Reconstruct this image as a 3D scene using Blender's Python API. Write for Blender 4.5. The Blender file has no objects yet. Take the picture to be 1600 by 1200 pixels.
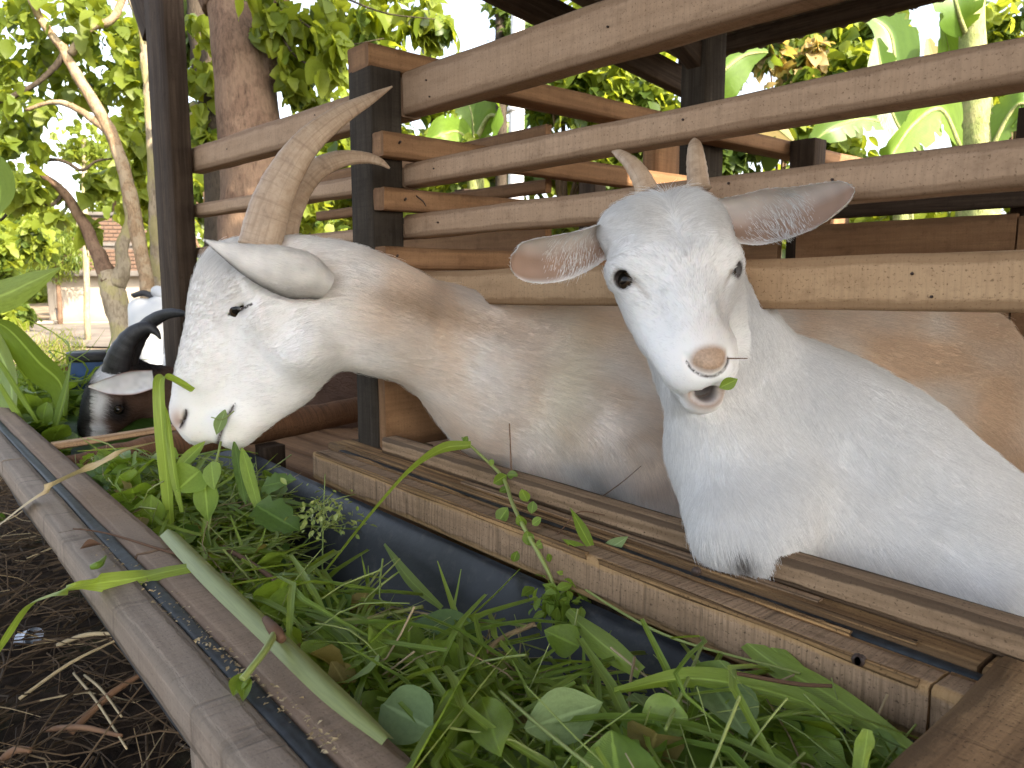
import bpy, math, random
import numpy as np
from mathutils import Vector, Matrix

random.seed(7)
RNG = np.random.default_rng(7)
SC = bpy.context.scene
COL = SC.collection
H = 1.0                       # eye height above the yard

# ---------------------------------------------------------------- camera
FPX = 1210.0
AZ, PITCH = math.radians(41.25), math.atan(160 / 1210)
FH = np.array([-math.cos(AZ), math.sin(AZ), 0.0])
CR = np.array([math.sin(AZ), math.cos(AZ), 0.0])
CF = FH * math.cos(PITCH) - np.array([0, 0, math.sin(PITCH)])
CU = FH * math.sin(PITCH) + np.array([0, 0, math.cos(PITCH)])
CAM = np.array([0.0, 0.0, H])
cam_data = bpy.data.cameras.new('camera')
cam = bpy.data.objects.new('camera', cam_data)
COL.objects.link(cam)
cam_data.sensor_width = 36.0
cam_data.lens = FPX / 1600 * 36.0
cam_data.clip_start, cam_data.clip_end = 0.02, 400.0
cam_data.dof.use_dof = True
cam_data.dof.focus_distance = 0.98
cam_data.dof.aperture_fstop = 15.0
cam.matrix_world = Matrix(((CR[0], CU[0], -CF[0], CAM[0]), (CR[1], CU[1], -CF[1], CAM[1]),
                           (CR[2], CU[2], -CF[2], CAM[2]), (0, 0, 0, 1)))
SC.camera = cam

# ---------------------------------------------------------------- sky and sun
SUN_EL, SUN_AZ = math.radians(34), math.radians(6)      # azimuth counted from +X towards +Y
world = bpy.data.worlds.new('World')
SC.world = world
world.use_nodes = True
wn = world.node_tree
sky = wn.nodes.new('ShaderNodeTexSky')
sky.sky_type = 'NISHITA'
sky.sun_disc = False
sky.sun_elevation = SUN_EL
sky.sun_rotation = math.radians(90) - SUN_AZ
sky.air_density, sky.dust_density, sky.ozone_density = 1.0, 3.0, 1.0
bg = wn.nodes['Background']
bg.inputs['Strength'].default_value = 0.15
bw = wn.nodes.new('ShaderNodeRGBToBW')                    # thin white cloud over the whole sky
mx = wn.nodes.new('ShaderNodeMix'); mx.data_type = 'RGBA'; mx.inputs[0].default_value = .55
wn.links.new(sky.outputs[0], bw.inputs[0]); wn.links.new(sky.outputs[0], mx.inputs[6])
tint = wn.nodes.new('ShaderNodeMix'); tint.data_type = 'RGBA'; tint.blend_type = 'MULTIPLY'; tint.inputs[0].default_value = 1.0
wn.links.new(bw.outputs[0], tint.inputs[6]); tint.inputs[7].default_value = (1.0, .97, .93, 1)
wn.links.new(tint.outputs[2], mx.inputs[7]); wn.links.new(mx.outputs[2], bg.inputs['Color'])
sd = bpy.data.lights.new('sun', 'SUN')
sd.energy, sd.angle, sd.color = 3.0, math.radians(0.6), (1.0, 0.87, 0.68)
sun = bpy.data.objects.new('sun', sd)
COL.objects.link(sun)
sdir = Vector((math.cos(SUN_EL) * math.cos(SUN_AZ), math.cos(SUN_EL) * math.sin(SUN_AZ), math.sin(SUN_EL)))
sun.rotation_euler = sdir.to_track_quat('Z', 'Y').to_euler()
sun.location = (6, 0, 8)
vs = SC.view_settings
vs.view_transform, vs.look, vs.gamma = 'Standard', 'None', 1.0
vs.use_curve_mapping = False
vs.exposure = 2.32
SC.cycles.max_bounces = 8
SC.cycles.diffuse_bounces = 4
SC.cycles.transparent_max_bounces = 8
SC.cycles.sample_clamp_indirect = 6.0

# ---------------------------------------------------------------- geometry helpers
def ray(px, py):
    return CF + CR * ((px - 800) / FPX) + CU * ((600 - py) / FPX)
def P(px, py, d):             # the point of the place seen at this spot of the photograph, d metres deep
    return CAM + ray(px, py) * d
def at_z(px, py, z):
    r = ray(px, py); return CAM + r * ((z - H) / r[2])
def at_y(px, py, y):
    r = ray(px, py); return CAM + r * (y / r[1])
def at_x(px, py, x):
    r = ray(px, py); return CAM + r * (x / r[0])
def unit(v):
    v = np.asarray(v, float); return v / max(np.linalg.norm(v), 1e-12)

def link(name, me, parent=None, mats=(), smooth=True):
    o = bpy.data.objects.new(name, me)
    COL.objects.link(o)
    if parent is not None:
        o.parent = parent
        o.matrix_parent_inverse = parent.matrix_basis.inverted()
    for m in (mats if isinstance(mats, (list, tuple)) else [mats]):
        me.materials.append(m)
    if smooth and hasattr(me, 'polygons') and len(me.polygons):
        me.polygons.foreach_set('use_smooth', np.ones(len(me.polygons), bool))
    return o
def tag(o, label=None, cat=None, group=None, kind=None):
    for k, v in (('label', label), ('category', cat), ('group', group), ('kind', kind)):
        if v: o[k] = v
    return o
def empty(name, loc, label=None, cat=None, group=None, kind=None):
    o = bpy.data.objects.new(name, None)
    o.location = Vector(loc)
    o.empty_display_size = 0.05
    COL.objects.link(o)
    return tag(o, label, cat, group, kind)
def raw_mesh(name, V, F, uv=None, attrs=None):
    V = np.asarray(V, np.float32); F = np.asarray(F, np.int32)
    me = bpy.data.meshes.new(name)
    me.vertices.add(len(V)); me.vertices.foreach_set('co', V.ravel())
    k = F.shape[1]
    me.loops.add(F.size); me.loops.foreach_set('vertex_index', F.ravel())
    me.polygons.add(len(F))
    me.polygons.foreach_set('loop_start', np.arange(0, F.size, k, dtype=np.int32))
    if uv is not None:
        l = me.uv_layers.new(name='UVMap')
        l.data.foreach_set('uv', np.asarray(uv, np.float32)[F.ravel()].ravel())
    for n, a in (attrs or {}).items():
        a = np.asarray(a, np.float32)
        if a.ndim == 1:
            me.attributes.new(n, 'FLOAT', 'POINT').data.foreach_set('value', a)
        else:
            if a.shape[1] == 3: a = np.concatenate([a, np.ones((len(a), 1), np.float32)], 1)
            me.attributes.new(n, 'FLOAT_COLOR', 'POINT').data.foreach_set('color', a.ravel())
    me.update(calc_edges=True)
    me.validate()
    return me

def _hash(i, j, k, s):
    n = (i * 374761393 + j * 668265263 + k * 2147483647 + s * 1274126177) & 0xffffffff
    n = ((n ^ (n >> 13)) * 1274126177) & 0xffffffff
    n = ((n ^ (n >> 16)) * 2246822519) & 0xffffffff
    return ((n ^ (n >> 15)) & 0xffff) / 65535.0
def vnoise(p, scale=1.0, seed=0):
    """value noise in 0..1 at points p (n,3)"""
    q = np.asarray(p, float) * scale + 1000.0
    i = np.floor(q).astype(np.int64); t = q - i; t = t * t * (3 - 2 * t)
    out = 0
    for a in (0, 1):
        for b in (0, 1):
            for c in (0, 1):
                w = (t[:, 0] if a else 1 - t[:, 0]) * (t[:, 1] if b else 1 - t[:, 1]) * (t[:, 2] if c else 1 - t[:, 2])
                out = out + w * _hash(i[:, 0] + a, i[:, 1] + b, i[:, 2] + c, seed)
    return out

def spline(pts, n):
    """Catmull-Rom through rows of pts (any width), n samples"""
    pts = np.asarray(pts, float)
    m = len(pts)
    ext = np.vstack([2 * pts[0] - pts[1], pts, 2 * pts[-1] - pts[-2]])
    u = np.linspace(0, m - 1, n); i = np.minimum(u.astype(int), m - 2); t = (u - i)[:, None]
    a, b, c, d = ext[i], ext[i + 1], ext[i + 2], ext[i + 3]
    return 0.5 * (2 * b + (c - a) * t + (2 * a - 5 * b + 4 * c - d) * t ** 2 + (-a + 3 * b - 3 * c + d) * t ** 3)
def frames(C, up=(0, 0, 1)):
    T = np.gradient(C, axis=0); T /= np.linalg.norm(T, axis=1, keepdims=True) + 1e-12
    S = np.zeros_like(T); s = np.cross(T[0], up)
    if np.linalg.norm(s) < 1e-4: s = np.cross(T[0], (1, 0.3, 0))
    s = unit(s)
    for i in range(len(T)):
        s = unit(s - T[i] * np.dot(s, T[i])); S[i] = s
    return T, S, np.cross(S, T)
def tube_arrays(pts, rad, n=24, k=8, flat=1.0, up=(0, 0, 1), rough=0.0, seed=0, caps=True, interp=True):
    D = np.hstack([np.asarray(pts, float), np.asarray(rad, float).reshape(-1, 1)])
    if interp: D = spline(D, n)
    n = len(D); C, r = D[:, :3], np.maximum(D[:, 3], 1e-5)
    T, S, U = frames(C, up)
    a = np.linspace(0, 2 * math.pi, k, endpoint=False)
    V = C[:, None, :] + r[:, None, None] * (np.cos(a)[None, :, None] * S[:, None, :] + flat * np.sin(a)[None, :, None] * U[:, None, :])
    V = V.reshape(-1, 3)
    if rough:
        d = V - np.repeat(C, k, 0)
        V = V + d * (vnoise(V, 1.0 / max(r.max(), 1e-4) * 1.3, seed)[:, None] - 0.5) * rough * 2
    i = np.arange(n - 1)[:, None] * k; j = np.arange(k)[None, :]; j2 = (j + 1) % k
    F = np.stack([i + j, i + j2, i + k + j2, i + k + j], -1).reshape(-1, 4)
    L = np.concatenate([[0], np.cumsum(np.linalg.norm(np.diff(C, axis=0), axis=1))])
    uv = np.stack([np.repeat(L, k), np.tile(a / (2 * math.pi) * 2 * math.pi * r.mean(), n)], 1)
    if caps:
        c0, c1 = len(V), len(V) + 1
        V = np.vstack([V, C[0], C[-1]]); uv = np.vstack([uv, [[0, 0]], [[L[-1], 0]]])
        jj = np.arange(k)
        F = np.vstack([F, np.stack([np.full(k, c0), (jj + 1) % k, jj, np.full(k, c0)], 1)[:, [0, 1, 2, 2]],
                       np.stack([np.full(k, c1), (n - 1) * k + jj, (n - 1) * k + (jj + 1) % k], 1)[:, [0, 1, 2, 2]]])
    return V, F, uv
def merge(parts):
    Vs, Fs, us, o = [], [], [], 0
    for V, F, u in parts:
        Vs.append(V); Fs.append(F + o); us.append(u); o += len(V)
    return np.vstack(Vs), np.vstack(Fs), np.vstack(us)
def tri_fix(V, F, uv, name, attrs=None):
    """quads with a repeated last corner become triangles"""
    F = np.asarray(F)
    t = F[:, 2] == F[:, 3]
    if not t.any(): return raw_mesh(name, V, F, uv, attrs)
    q, tr = F[~t], F[t][:, :3]
    me = bpy.data.meshes.new(name)
    V = np.asarray(V, np.float32)
    me.vertices.add(len(V)); me.vertices.foreach_set('co', V.ravel())
    li = np.concatenate([q.ravel(), tr.ravel()]).astype(np.int32)
    me.loops.add(len(li)); me.loops.foreach_set('vertex_index', li)
    me.polygons.add(len(q) + len(tr))
    me.polygons.foreach_set('loop_start', np.concatenate([np.arange(len(q)) * 4, len(q) * 4 + np.arange(len(tr)) * 3]).astype(np.int32))
    if uv is not None:
        me.uv_layers.new(name='UVMap').data.foreach_set('uv', np.asarray(uv, np.float32)[li].ravel())
    for n, a in (attrs or {}).items():
        me.attributes.new(n, 'FLOAT', 'POINT').data.foreach_set('value', np.asarray(a, np.float32))
    me.update(calc_edges=True); me.validate()
    return me
def tube(name, pts, rad, mat, parent=None, **kw):
    V, F, uv = tube_arrays(pts, rad, **kw)
    return link(name, tri_fix(V, F, uv, name), parent, mat)

_beam_seed = [0]
def beam_arrays(a, b, h, t, up=(0, 0, 1), bev=0.003, jit=0.0012, seg=0.05, sag=0.0):
    """sawn timber from a to b: height h along up, thickness t across; grain runs along u of its UVs"""
    _beam_seed[0] += 1; sd_ = _beam_seed[0]
    a, b = np.asarray(a, float), np.asarray(b, float)
    T = unit(b - a); S = unit(np.cross(T, up)); U = np.cross(S, T)
    L = np.linalg.norm(b - a); n = max(3, int(L / seg) + 1)
    bev = min(bev, h * .2, t * .2)
    hh, tt = h / 2, t / 2
    prof = [(-tt + bev, -hh), (-tt / 3, -hh), (tt / 3, -hh), (tt - bev, -hh), (tt, -hh + bev), (tt, -hh / 3), (tt, hh / 3), (tt, hh - bev), (tt - bev, hh),
            (tt / 3, hh), (-tt / 3, hh), (-tt + bev, hh), (-tt, hh - bev), (-tt, hh / 3), (-tt, -hh / 3), (-tt, -hh + bev)]
    prof = np.array(prof); k = len(prof)
    s = np.linspace(0, 1, n)
    C = a + np.outer(s, b - a) - np.outer(4 * sag * s * (1 - s), U)
    V = (C[:, None, :] + prof[None, :, 0, None] * S + prof[None, :, 1, None] * U).reshape(-1, 3)
    q = np.stack([np.repeat(s * L, k) * 9, np.tile(np.arange(k) * .9, n), np.full(n * k, sd_ * 7.3)], 1)
    V = V + np.stack([vnoise(q, 1.0, 1) - .5, vnoise(q, 1.0, 2) - .5, vnoise(q, 1.0, 3) - .5], 1) * 2 * jit
    per = np.concatenate([[0], np.cumsum(np.linalg.norm(np.diff(prof, axis=0), axis=1))])
    off = np.array([sd_ * 3.17 % 40, sd_ * 1.73 % 25])
    uv = np.stack([np.repeat(s * L, k), np.tile(per, n)], 1) + off
    i = np.arange(n - 1)[:, None] * k; j = np.arange(k)[None, :]; j2 = (j + 1) % k
    F = np.stack([i + j, i + k + j, i + k + j2, i + j2], -1).reshape(-1, 4)
    ends_uv = prof[:, ::-1] + off + 7
    o = len(V)
    V = np.vstack([V, V[:k], V[-k:], C[:1], C[-1:]])
    uv = np.vstack([uv, ends_uv, ends_uv, [off + 7], [off + 7]])
    jj = np.arange(k); c0, c1 = o + 2 * k, o + 2 * k + 1
    F = np.vstack([F, np.stack([np.full(k, c0), o + jj, o + (jj + 1) % k, o + (jj + 1) % k], 1),
                   np.stack([np.full(k, c1), o + k + (jj + 1) % k, o + k + jj, o + k + jj], 1)])
    return V, F, uv
def beam(name, a, b, h, t, mat, parent=None, **kw):
    V, F, uv = beam_arrays(a, b, h, t, **kw)
    n_ = (len(V) - 34) // 16
    ed = np.concatenate([np.tile(np.array([1, 0, 0, 1] * 4, float), n_), np.ones(32), [0, 0]])
    o = link(name, tri_fix(V, F, uv, name, {'edge': ed}), parent, mat, smooth=False)
    return o
def grid_arrays(X):
    """X (n,m,3) sheet"""
    n, m = X.shape[:2]
    i = np.arange(n - 1)[:, None] * m; j = np.arange(m - 1)[None, :]
    F = np.stack([i + j, i + m + j, i + m + j + 1, i + j + 1], -1).reshape(-1, 4)
    u, v = np.meshgrid(np.linspace(0, 1, n), np.linspace(0, 1, m), indexing='ij')
    return X.reshape(-1, 3), F, np.stack([u.ravel(), v.ravel()], 1)

# ---------------------------------------------------------------- material helpers
class NT:
    def __init__(self, name):
        self.m = bpy.data.materials.new(name); self.m.use_nodes = True
        self.t = self.m.node_tree; self.b = self.t.nodes['Principled BSDF']
        self.out = self.t.nodes['Material Output']
    def n(self, typ, **kw):
        nd = self.t.nodes.new('ShaderNode' + typ)
        for k, v in kw.items():
            if k in nd.inputs: nd.inputs[k].default_value = v
            else: setattr(nd, k, v)
        return nd
    def l(self, a, b): self.t.links.new(a, b)
    def coord(self, kind='UV', scale=(1, 1, 1), rot=(0, 0, 0)):
        tc = self.n('TexCoord'); mp = self.n('Mapping')
        mp.inputs['Scale'].default_value = scale; mp.inputs['Rotation'].default_value = rot
        self.l(tc.outputs[kind], mp.inputs[0]); return mp.outputs[0]
    def noise(self, vec, scale, detail=4, rough=.55, dist=0.0):
        nd = self.n('TexNoise', Scale=scale, Detail=detail, Roughness=rough, Distortion=dist)
        self.l(vec, nd.inputs['Vector']); return nd.outputs['Fac']
    def ramp(self, fac, stops):
        r = self.n('ValToRGB'); e = r.color_ramp.elements
        while len(e) < len(stops): e.new(.5)
        for x, (p, c) in zip(e, stops):
            x.position = p; x.color = (c, c, c, 1) if np.isscalar(c) else (*c, 1)
        self.l(fac, r.inputs[0]); return r.outputs[0]
    def mix(self, fac, a, b, blend='MIX'):
        m = self.n('Mix', data_type='RGBA', blend_type=blend)
        for i, v in ((0, fac), (6, a), (7, b)):
            if hasattr(v, 'links'): self.l(v, m.inputs[i])
            elif i == 0: m.inputs[0].default_value = v
            else: m.inputs[i].default_value = (*v, 1) if not np.isscalar(v) else (v, v, v, 1)
        return m.outputs[2]
    def math(self, op, a, b=0.0):
        m = self.n('Math', operation=op)
        for i, v in ((0, a), (1, b)):
            if hasattr(v, 'links'): self.l(v, m.inputs[i])
            else: m.inputs[i].default_value = v
        return m.outputs[0]
    def base(self, c):
        if hasattr(c, 'links'): self.l(c, self.b.inputs['Base Color'])
        else: self.b.inputs['Base Color'].default_value = (*c, 1)
    def bump(self, h, strength=.4, dist=.002):
        b = self.n('Bump', Strength=strength, Distance=dist)
        self.l(h, b.inputs['Height']); self.l(b.outputs[0], self.b.inputs['Normal']); return b
    def rough(self, r, spec=.3):
        if hasattr(r, 'links'): self.l(r, self.b.inputs['Roughness'])
        else: self.b.inputs['Roughness'].default_value = r
        self.b.inputs['Specular IOR Level'].default_value = spec

def plain(name, c, r=.6, spec=.3, var=.15, scale=30, bump=0.0, kind='Object'):
    t = NT(name); v = t.coord(kind)
    n = t.noise(v, scale, 5)
    t.base(t.mix(t.ramp(n, [(.3, 0), (.7, 1)]), [x * (1 - var) for x in c], [min(1, x * (1 + var)) for x in c]))
    if bump: t.bump(n, bump)
    t.rough(r, spec); return t.m
def wood(name, light, mid, dark, saw=.5, speck=.5, grain=.6, grey=0.0, bump=.5, rough=.8, crack=0.0, spec=.2, edge=None, ea=.5):
    """sawn timber: long grain along u, saw marks across it, specks, stains"""
    t = NT(name); uv = t.coord('UV')
    g = t.noise(t.coord('UV', (5, 110, 1)), 1.0, 6, .6, .3)
    g2 = t.noise(t.coord('UV', (1.6, 22, 1)), 1.0, 5, .6, .8)
    s = t.noise(t.coord('UV', (260, 9, 1)), 1.0, 4, .65)
    sp = t.noise(uv, 300, 3, .6)
    bl = t.noise(uv, 9, 5, .6)
    blot = t.noise(t.coord('UV', (22, 30, 1)), 1.0, 5, .65)
    c = t.mix(t.ramp(bl, [(.3, 0), (.72, 1)]), mid, light)
    c = t.mix(t.math('MULTIPLY', t.ramp(g, [(.35, 1), (.6, 0)]), grain), c, dark)
    c = t.mix(t.math('MULTIPLY', t.ramp(g2, [(.42, 1), (.6, 0)]), grain * .6), c, dark)
    c = t.mix(t.math('MULTIPLY', t.ramp(s, [(.36, 1), (.55, 0)]), saw), c, [x * .62 for x in mid])
    c = t.mix(t.math('MULTIPLY', t.ramp(sp, [(.3, 1), (.42, 0)]), speck), c, [x * .5 for x in dark])
    c = t.mix(t.math('MULTIPLY', t.ramp(blot, [(.54, 0), (.72, 1)]), .45), c, [x * .75 for x in dark])
    c = t.mix(t.math('MULTIPLY', t.ramp(t.noise(t.coord('UV', (2.2, 9, 1)), 1.0, 5, .6, .5), [(.5, 0), (.7, 1)]), .4), c, [x * .62 for x in mid])
    if grey: c = t.mix(t.math('MULTIPLY', t.ramp(t.noise(uv, 4, 4), [(.35, 0), (.65, 1)]), grey), c, (.25, .215, .18))
    hgt = t.math('ADD', t.math('MULTIPLY', s, saw), t.math('ADD', t.math('MULTIPLY', g, grain), t.math('MULTIPLY', sp, speck * .6)))
    if crack:
        ck = t.noise(t.coord('UV', (70, 5, 1)), 1.0, 3, .5, .4)
        ckm = t.ramp(ck, [(.34, 1), (.40, 0)])
        c = t.mix(t.math('MULTIPLY', ckm, crack), c, [x * .25 for x in dark])
        hgt = t.math('SUBTRACT', hgt, t.math('MULTIPLY', ckm, crack * 2))
    if edge:                                               # worn, stained or frayed arrises
        e = t.n('Attribute', attribute_name='edge').outputs['Fac']
        en = t.noise(t.coord('UV', (14, 60, 1)), 1.0, 5, .7)
        em = t.ramp(t.math('ADD', t.math('MULTIPLY', e, .62), t.math('MULTIPLY', en, .75)), [(.68, 0), (.86, 1)])
        c = t.mix(t.math('MULTIPLY', em, ea), c, edge)
        hgt = t.math('SUBTRACT', hgt, t.math('MULTIPLY', em, .8))
    t.base(c); t.bump(hgt, bump, .0016); t.rough(rough, spec)
    return t.m
def leaf_mat(name, lo, hi, trans=.35, rough=.42, spec=.4, vein=True, tcol=None):
    """leaf: 'rnd' attribute varies the hue, UV draws the midrib, part of the light passes through"""
    t = NT(name)
    a = t.n('Attribute', attribute_name='rnd').outputs['Fac']
    c = t.mix(a, lo, hi)
    n = t.noise(t.coord('UV', (3, 3, 3)), 4, 4)
    c = t.mix(t.math('MULTIPLY', t.ramp(n, [(.35, 1), (.6, 0)]), .35), c, [x * .6 for x in lo])
    if vein:
        sx = t.n('SeparateXYZ'); t.l(t.coord('UV'), sx.inputs[0])
        d = t.math('ABSOLUTE', t.math('SUBTRACT', sx.outputs[1], .5))
        c = t.mix(t.math('MULTIPLY', t.ramp(d, [(.015, 1), (.05, 0)]), .55), c, [min(1, x * 1.7 + .02) for x in hi])
        w = t.n('TexWave', Scale=1.0, Distortion=1.2, Detail=2.0)
        t.l(t.coord('UV', (20, 9, 1), (0, 0, .5)), w.inputs[0])
        t.bump(t.math('ADD', w.outputs['Fac'], n), .3, .0012)
    t.base(c); t.rough(rough, spec)
    tr = t.n('BsdfTranslucent')
    t.l(t.mix(.5, c, tcol or [min(1, hi[0] * 2.6), min(1, hi[1] * 2.3), hi[2] * .8]), tr.inputs[0])
    ms = t.n('MixShader'); ms.inputs[0].default_value = trans
    t.l(t.b.outputs[0], ms.inputs[1]); t.l(tr.outputs[0], ms.inputs[2]); t.l(ms.outputs[0], t.out.inputs[0])
    return t.m
# ================================================================ materials of the place
M = {}
M['rail'] = wood('sawn_rail_wood', (.52, .36, .24), (.45, .30, .19), (.24, .15, .09), saw=.32, speck=.75, grain=.18, bump=.5, edge=(.17, .10, .055), ea=.5)
M['rail_tan'] = wood('tan_rail_wood', (.58, .39, .225), (.51, .33, .185), (.29, .165, .085), saw=.3, speck=.8, grain=.12, bump=.5, edge=(.24, .14, .07), ea=.6)
M['red_beam'] = wood('reddish_beam_wood', (.37, .21, .105), (.29, .16, .078), (.14, .07, .035), saw=.25, speck=.5, grain=.35, bump=.4, edge=(.10, .05, .025), ea=.4)
M['dark_post'] = wood('weathered_post_wood', (.085, .07, .055), (.058, .047, .037), (.022, .018, .014), saw=.3, speck=.4, grain=.6, bump=.5, spec=.06)
M['brown_post'] = wood('brown_post_wood', (.11, .078, .055), (.075, .052, .036), (.026, .018, .013), saw=.2, speck=.4, grain=.7, bump=.4, spec=.08)
M['sill'] = wood('rough_sill_wood', (.46, .32, .20), (.36, .24, .145), (.10, .06, .03), saw=.3, speck=.9, grain=.6, bump=1.0, edge=(.07, .045, .028), ea=.8)
M['cross_cut'] = wood('cracked_feed_board', (.44, .30, .19), (.34, .225, .135), (.08, .045, .025), saw=.95, speck=.8, grain=.2, bump=1.0, crack=.3, edge=(.44, .265, .105), ea=.55)
M['ochre_board'] = wood('frayed_feed_board', (.54, .33, .14), (.38, .225, .105), (.09, .05, .025), saw=.25, speck=.9, grain=.95, bump=1.0, edge=(.10, .06, .03), ea=.7)
M['grey_board'] = wood('grey_feed_board', (.42, .34, .27), (.34, .265, .205), (.13, .095, .07), saw=.5, speck=.7, grain=.4, bump=.8, grey=.55, crack=.3, edge=(.16, .13, .10), ea=.5)
M['rosy_board'] = wood('worn_feed_board', (.37, .27, .19), (.30, .21, .145), (.13, .09, .06), saw=.55, speck=.7, grain=.3, bump=.7, grey=.25, edge=(.15, .10, .07), ea=.6)
M['end_board'] = wood('worn_end_board', (.50, .31, .155), (.34, .20, .10), (.11, .06, .03), saw=.35, speck=1.0, grain=.7, bump=1.0, crack=.15, edge=(.10, .06, .03), ea=.7)
M['bark_log'] = wood('bark_log_wood', (.25, .125, .062), (.17, .083, .042), (.05, .026, .016), saw=.9, speck=.6, grain=.15, bump=1.0)
M['black_strip'] = plain('black_rubber_strip', (.022, .026, .03), .55, .3, .5, 90, .3)
t = NT('black_tarp')
v = t.coord('Object')
n1, n2 = t.noise(v, 9, 5), t.noise(v, 120, 3)
n3 = t.noise(t.coord('Object', (1, 1, 1)), 38, 6, .7)
t.base(t.mix(t.math('MULTIPLY', t.ramp(n3, [(.52, 0), (.75, 1)]), .55), t.mix(t.ramp(n1, [(.3, 0), (.7, 1)]), (.013, .015, .018), (.034, .038, .044)), (.10, .095, .085)))
t.bump(t.math('ADD', n1, t.math('MULTIPLY', n2, .25)), .35, .004); t.rough(.5, .4)
M['tarp'] = t.m
t = NT('corrugated_roof')
v = t.coord('Object')
t.base(t.mix(t.noise(v, 6, 5), (.09, .075, .062), (.2, .16, .13))); t.rough(.7, .2)
M['roof'] = t.m
M['nail'] = plain('rusty_nail', (.05, .03, .022), .6, .4, .3, 200)

# ================================================================ ground
def ground_z(x, y):
    return 0.0
gn = 140
ax = np.concatenate([-np.geomspace(140, 5.2, 60), np.linspace(-5, 3, 90), np.geomspace(3.2, 120, 30)])
ay = np.concatenate([-np.geomspace(120, 1.2, 30), np.linspace(-1, 4, 70), np.geomspace(4.2, 140, 50)])
X, Y = np.meshgrid(ax, ay, indexing='ij')
pp = np.stack([X.ravel(), Y.ravel(), np.zeros(X.size)], 1)
near = np.clip(1.4 - np.linalg.norm(pp[:, :2] - np.array([-2, .6]), axis=1) / 6, 0, 1)
Z = (vnoise(pp, 3.0, 1) - .5) * .05 * near + (vnoise(pp, 11.0, 2) - .5) * .045 * near + (vnoise(pp, 28, 3) - .5) * .02 * near
G = np.stack([X, Y, Z.reshape(X.shape)], -1)
V, F, uv = grid_arrays(G)
t = NT('yard_soil')
v = t.coord('Object')
n1, n2, n3 = t.noise(v, .35, 5), t.noise(v, 14, 6, .65), t.noise(v, 3, 5)
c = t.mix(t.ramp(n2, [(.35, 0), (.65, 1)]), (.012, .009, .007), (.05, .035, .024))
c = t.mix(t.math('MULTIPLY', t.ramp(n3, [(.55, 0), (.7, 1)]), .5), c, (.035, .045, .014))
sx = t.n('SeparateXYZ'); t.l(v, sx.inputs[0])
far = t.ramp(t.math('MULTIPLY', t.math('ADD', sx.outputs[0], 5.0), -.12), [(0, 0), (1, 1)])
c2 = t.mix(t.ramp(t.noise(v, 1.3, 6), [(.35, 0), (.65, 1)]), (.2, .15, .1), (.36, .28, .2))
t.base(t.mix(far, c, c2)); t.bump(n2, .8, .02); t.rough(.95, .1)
ground = link('ground', raw_mesh('ground', V, F, uv), None, t.m)
tag(ground, kind='structure')

# ================================================================ goat pen: front fence
YF = 0.8545                    # centre of the front rails
fence = empty('pen_fence', (-1.3, .8, H - .32), 'long slatted timber fence of four rails behind the two white goats', 'fence')
def post(name, x0, x1, y0, y1, z0, z1, mat, parent):
    return beam(name, ((x0 + x1) / 2, (y0 + y1) / 2, z0), ((x0 + x1) / 2, (y0 + y1) / 2, z1), y1 - y0, x1 - x0, mat, parent, up=(0, 1, 0))
RZ = [(.308, .384, .383, .3075), (.182, .215, .221, .180), (.086, .122, .129, .087), (-.041, .0195, .029, -.029)]
for i, (b0, t0, t1, b1) in enumerate(RZ):
    x0, x1 = -1.256, .9
    k = (x1 + 1.256) / 1.02
    tz0, tz1, bz0, bz1 = t0, t0 + (t1 - t0) * k, b0, b0 + (b1 - b0) * k
    hm = ((tz0 - bz0) + (tz1 - bz1)) / 2
    beam('rail', (x0, YF, H + (tz0 + bz0) / 2), (x1, YF, H + (tz1 + bz1) / 2), hm, .045, M['rail_tan'] if i == 3 else M['rail'], fence, bev=.004, jit=.0018)
for (zb0, zt0, zb1, zt1) in ((.318, .388, .305, .375), (.190, .228, .178, .211), (.070, .100, .082, .110), (-.045, -.012, -.02, .01)):
    beam('rail', (-2.40, YF, H + (zb0 + zt0) / 2), (-1.262, YF, H + (zb1 + zt1) / 2), ((zt0 - zb0) + (zt1 - zb1)) / 2, .045, M['rail'], fence, bev=.004, jit=.0018)
post('post', -1.338, -1.2585, .765, .831, H - .317, H + .385, M['dark_post'], fence)
post('post', .42, .5, .765, .831, H - .9, H + .42, M['dark_post'], fence)
# tall roof post with its knee brace, a thing of its own
rp = empty('roof_post', (-2.4, .80, 0), 'tall dark brown post with a slanting brace, left of the slatted fence', 'post')
post('shaft', -2.50, -2.335, .765, .822, 0, H + 1.75, M['brown_post'], rp)
beam('brace', (-2.50, .793, H + .74), (-3.13, .793, H + 1.62), .10, .055, M['brown_post'], rp)
beam('head_beam', (-3.4, .83, H + 1.66), (-2.15, .83, H + 1.66), .12, .08, M['brown_post'], rp)

for (x_, z_) in ((-1.18, .355), (-1.17, .325), (-.75, .345), (-.30, .36), (-1.16, .20), (-.62, .203), (-1.15, .105), (-.42, .11), (-1.12, -.012), (-.33, .008), (-.31, -.015), (-.55, .118), (-1.6, .36), (-2.1, .35), (-1.9, .2)):
    tube('nail', [(x_, YF - .0215, H + z_), (x_, YF - .0245, H + z_)], [.0016, .0015], M['nail'], fence, n=3, k=8)
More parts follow.
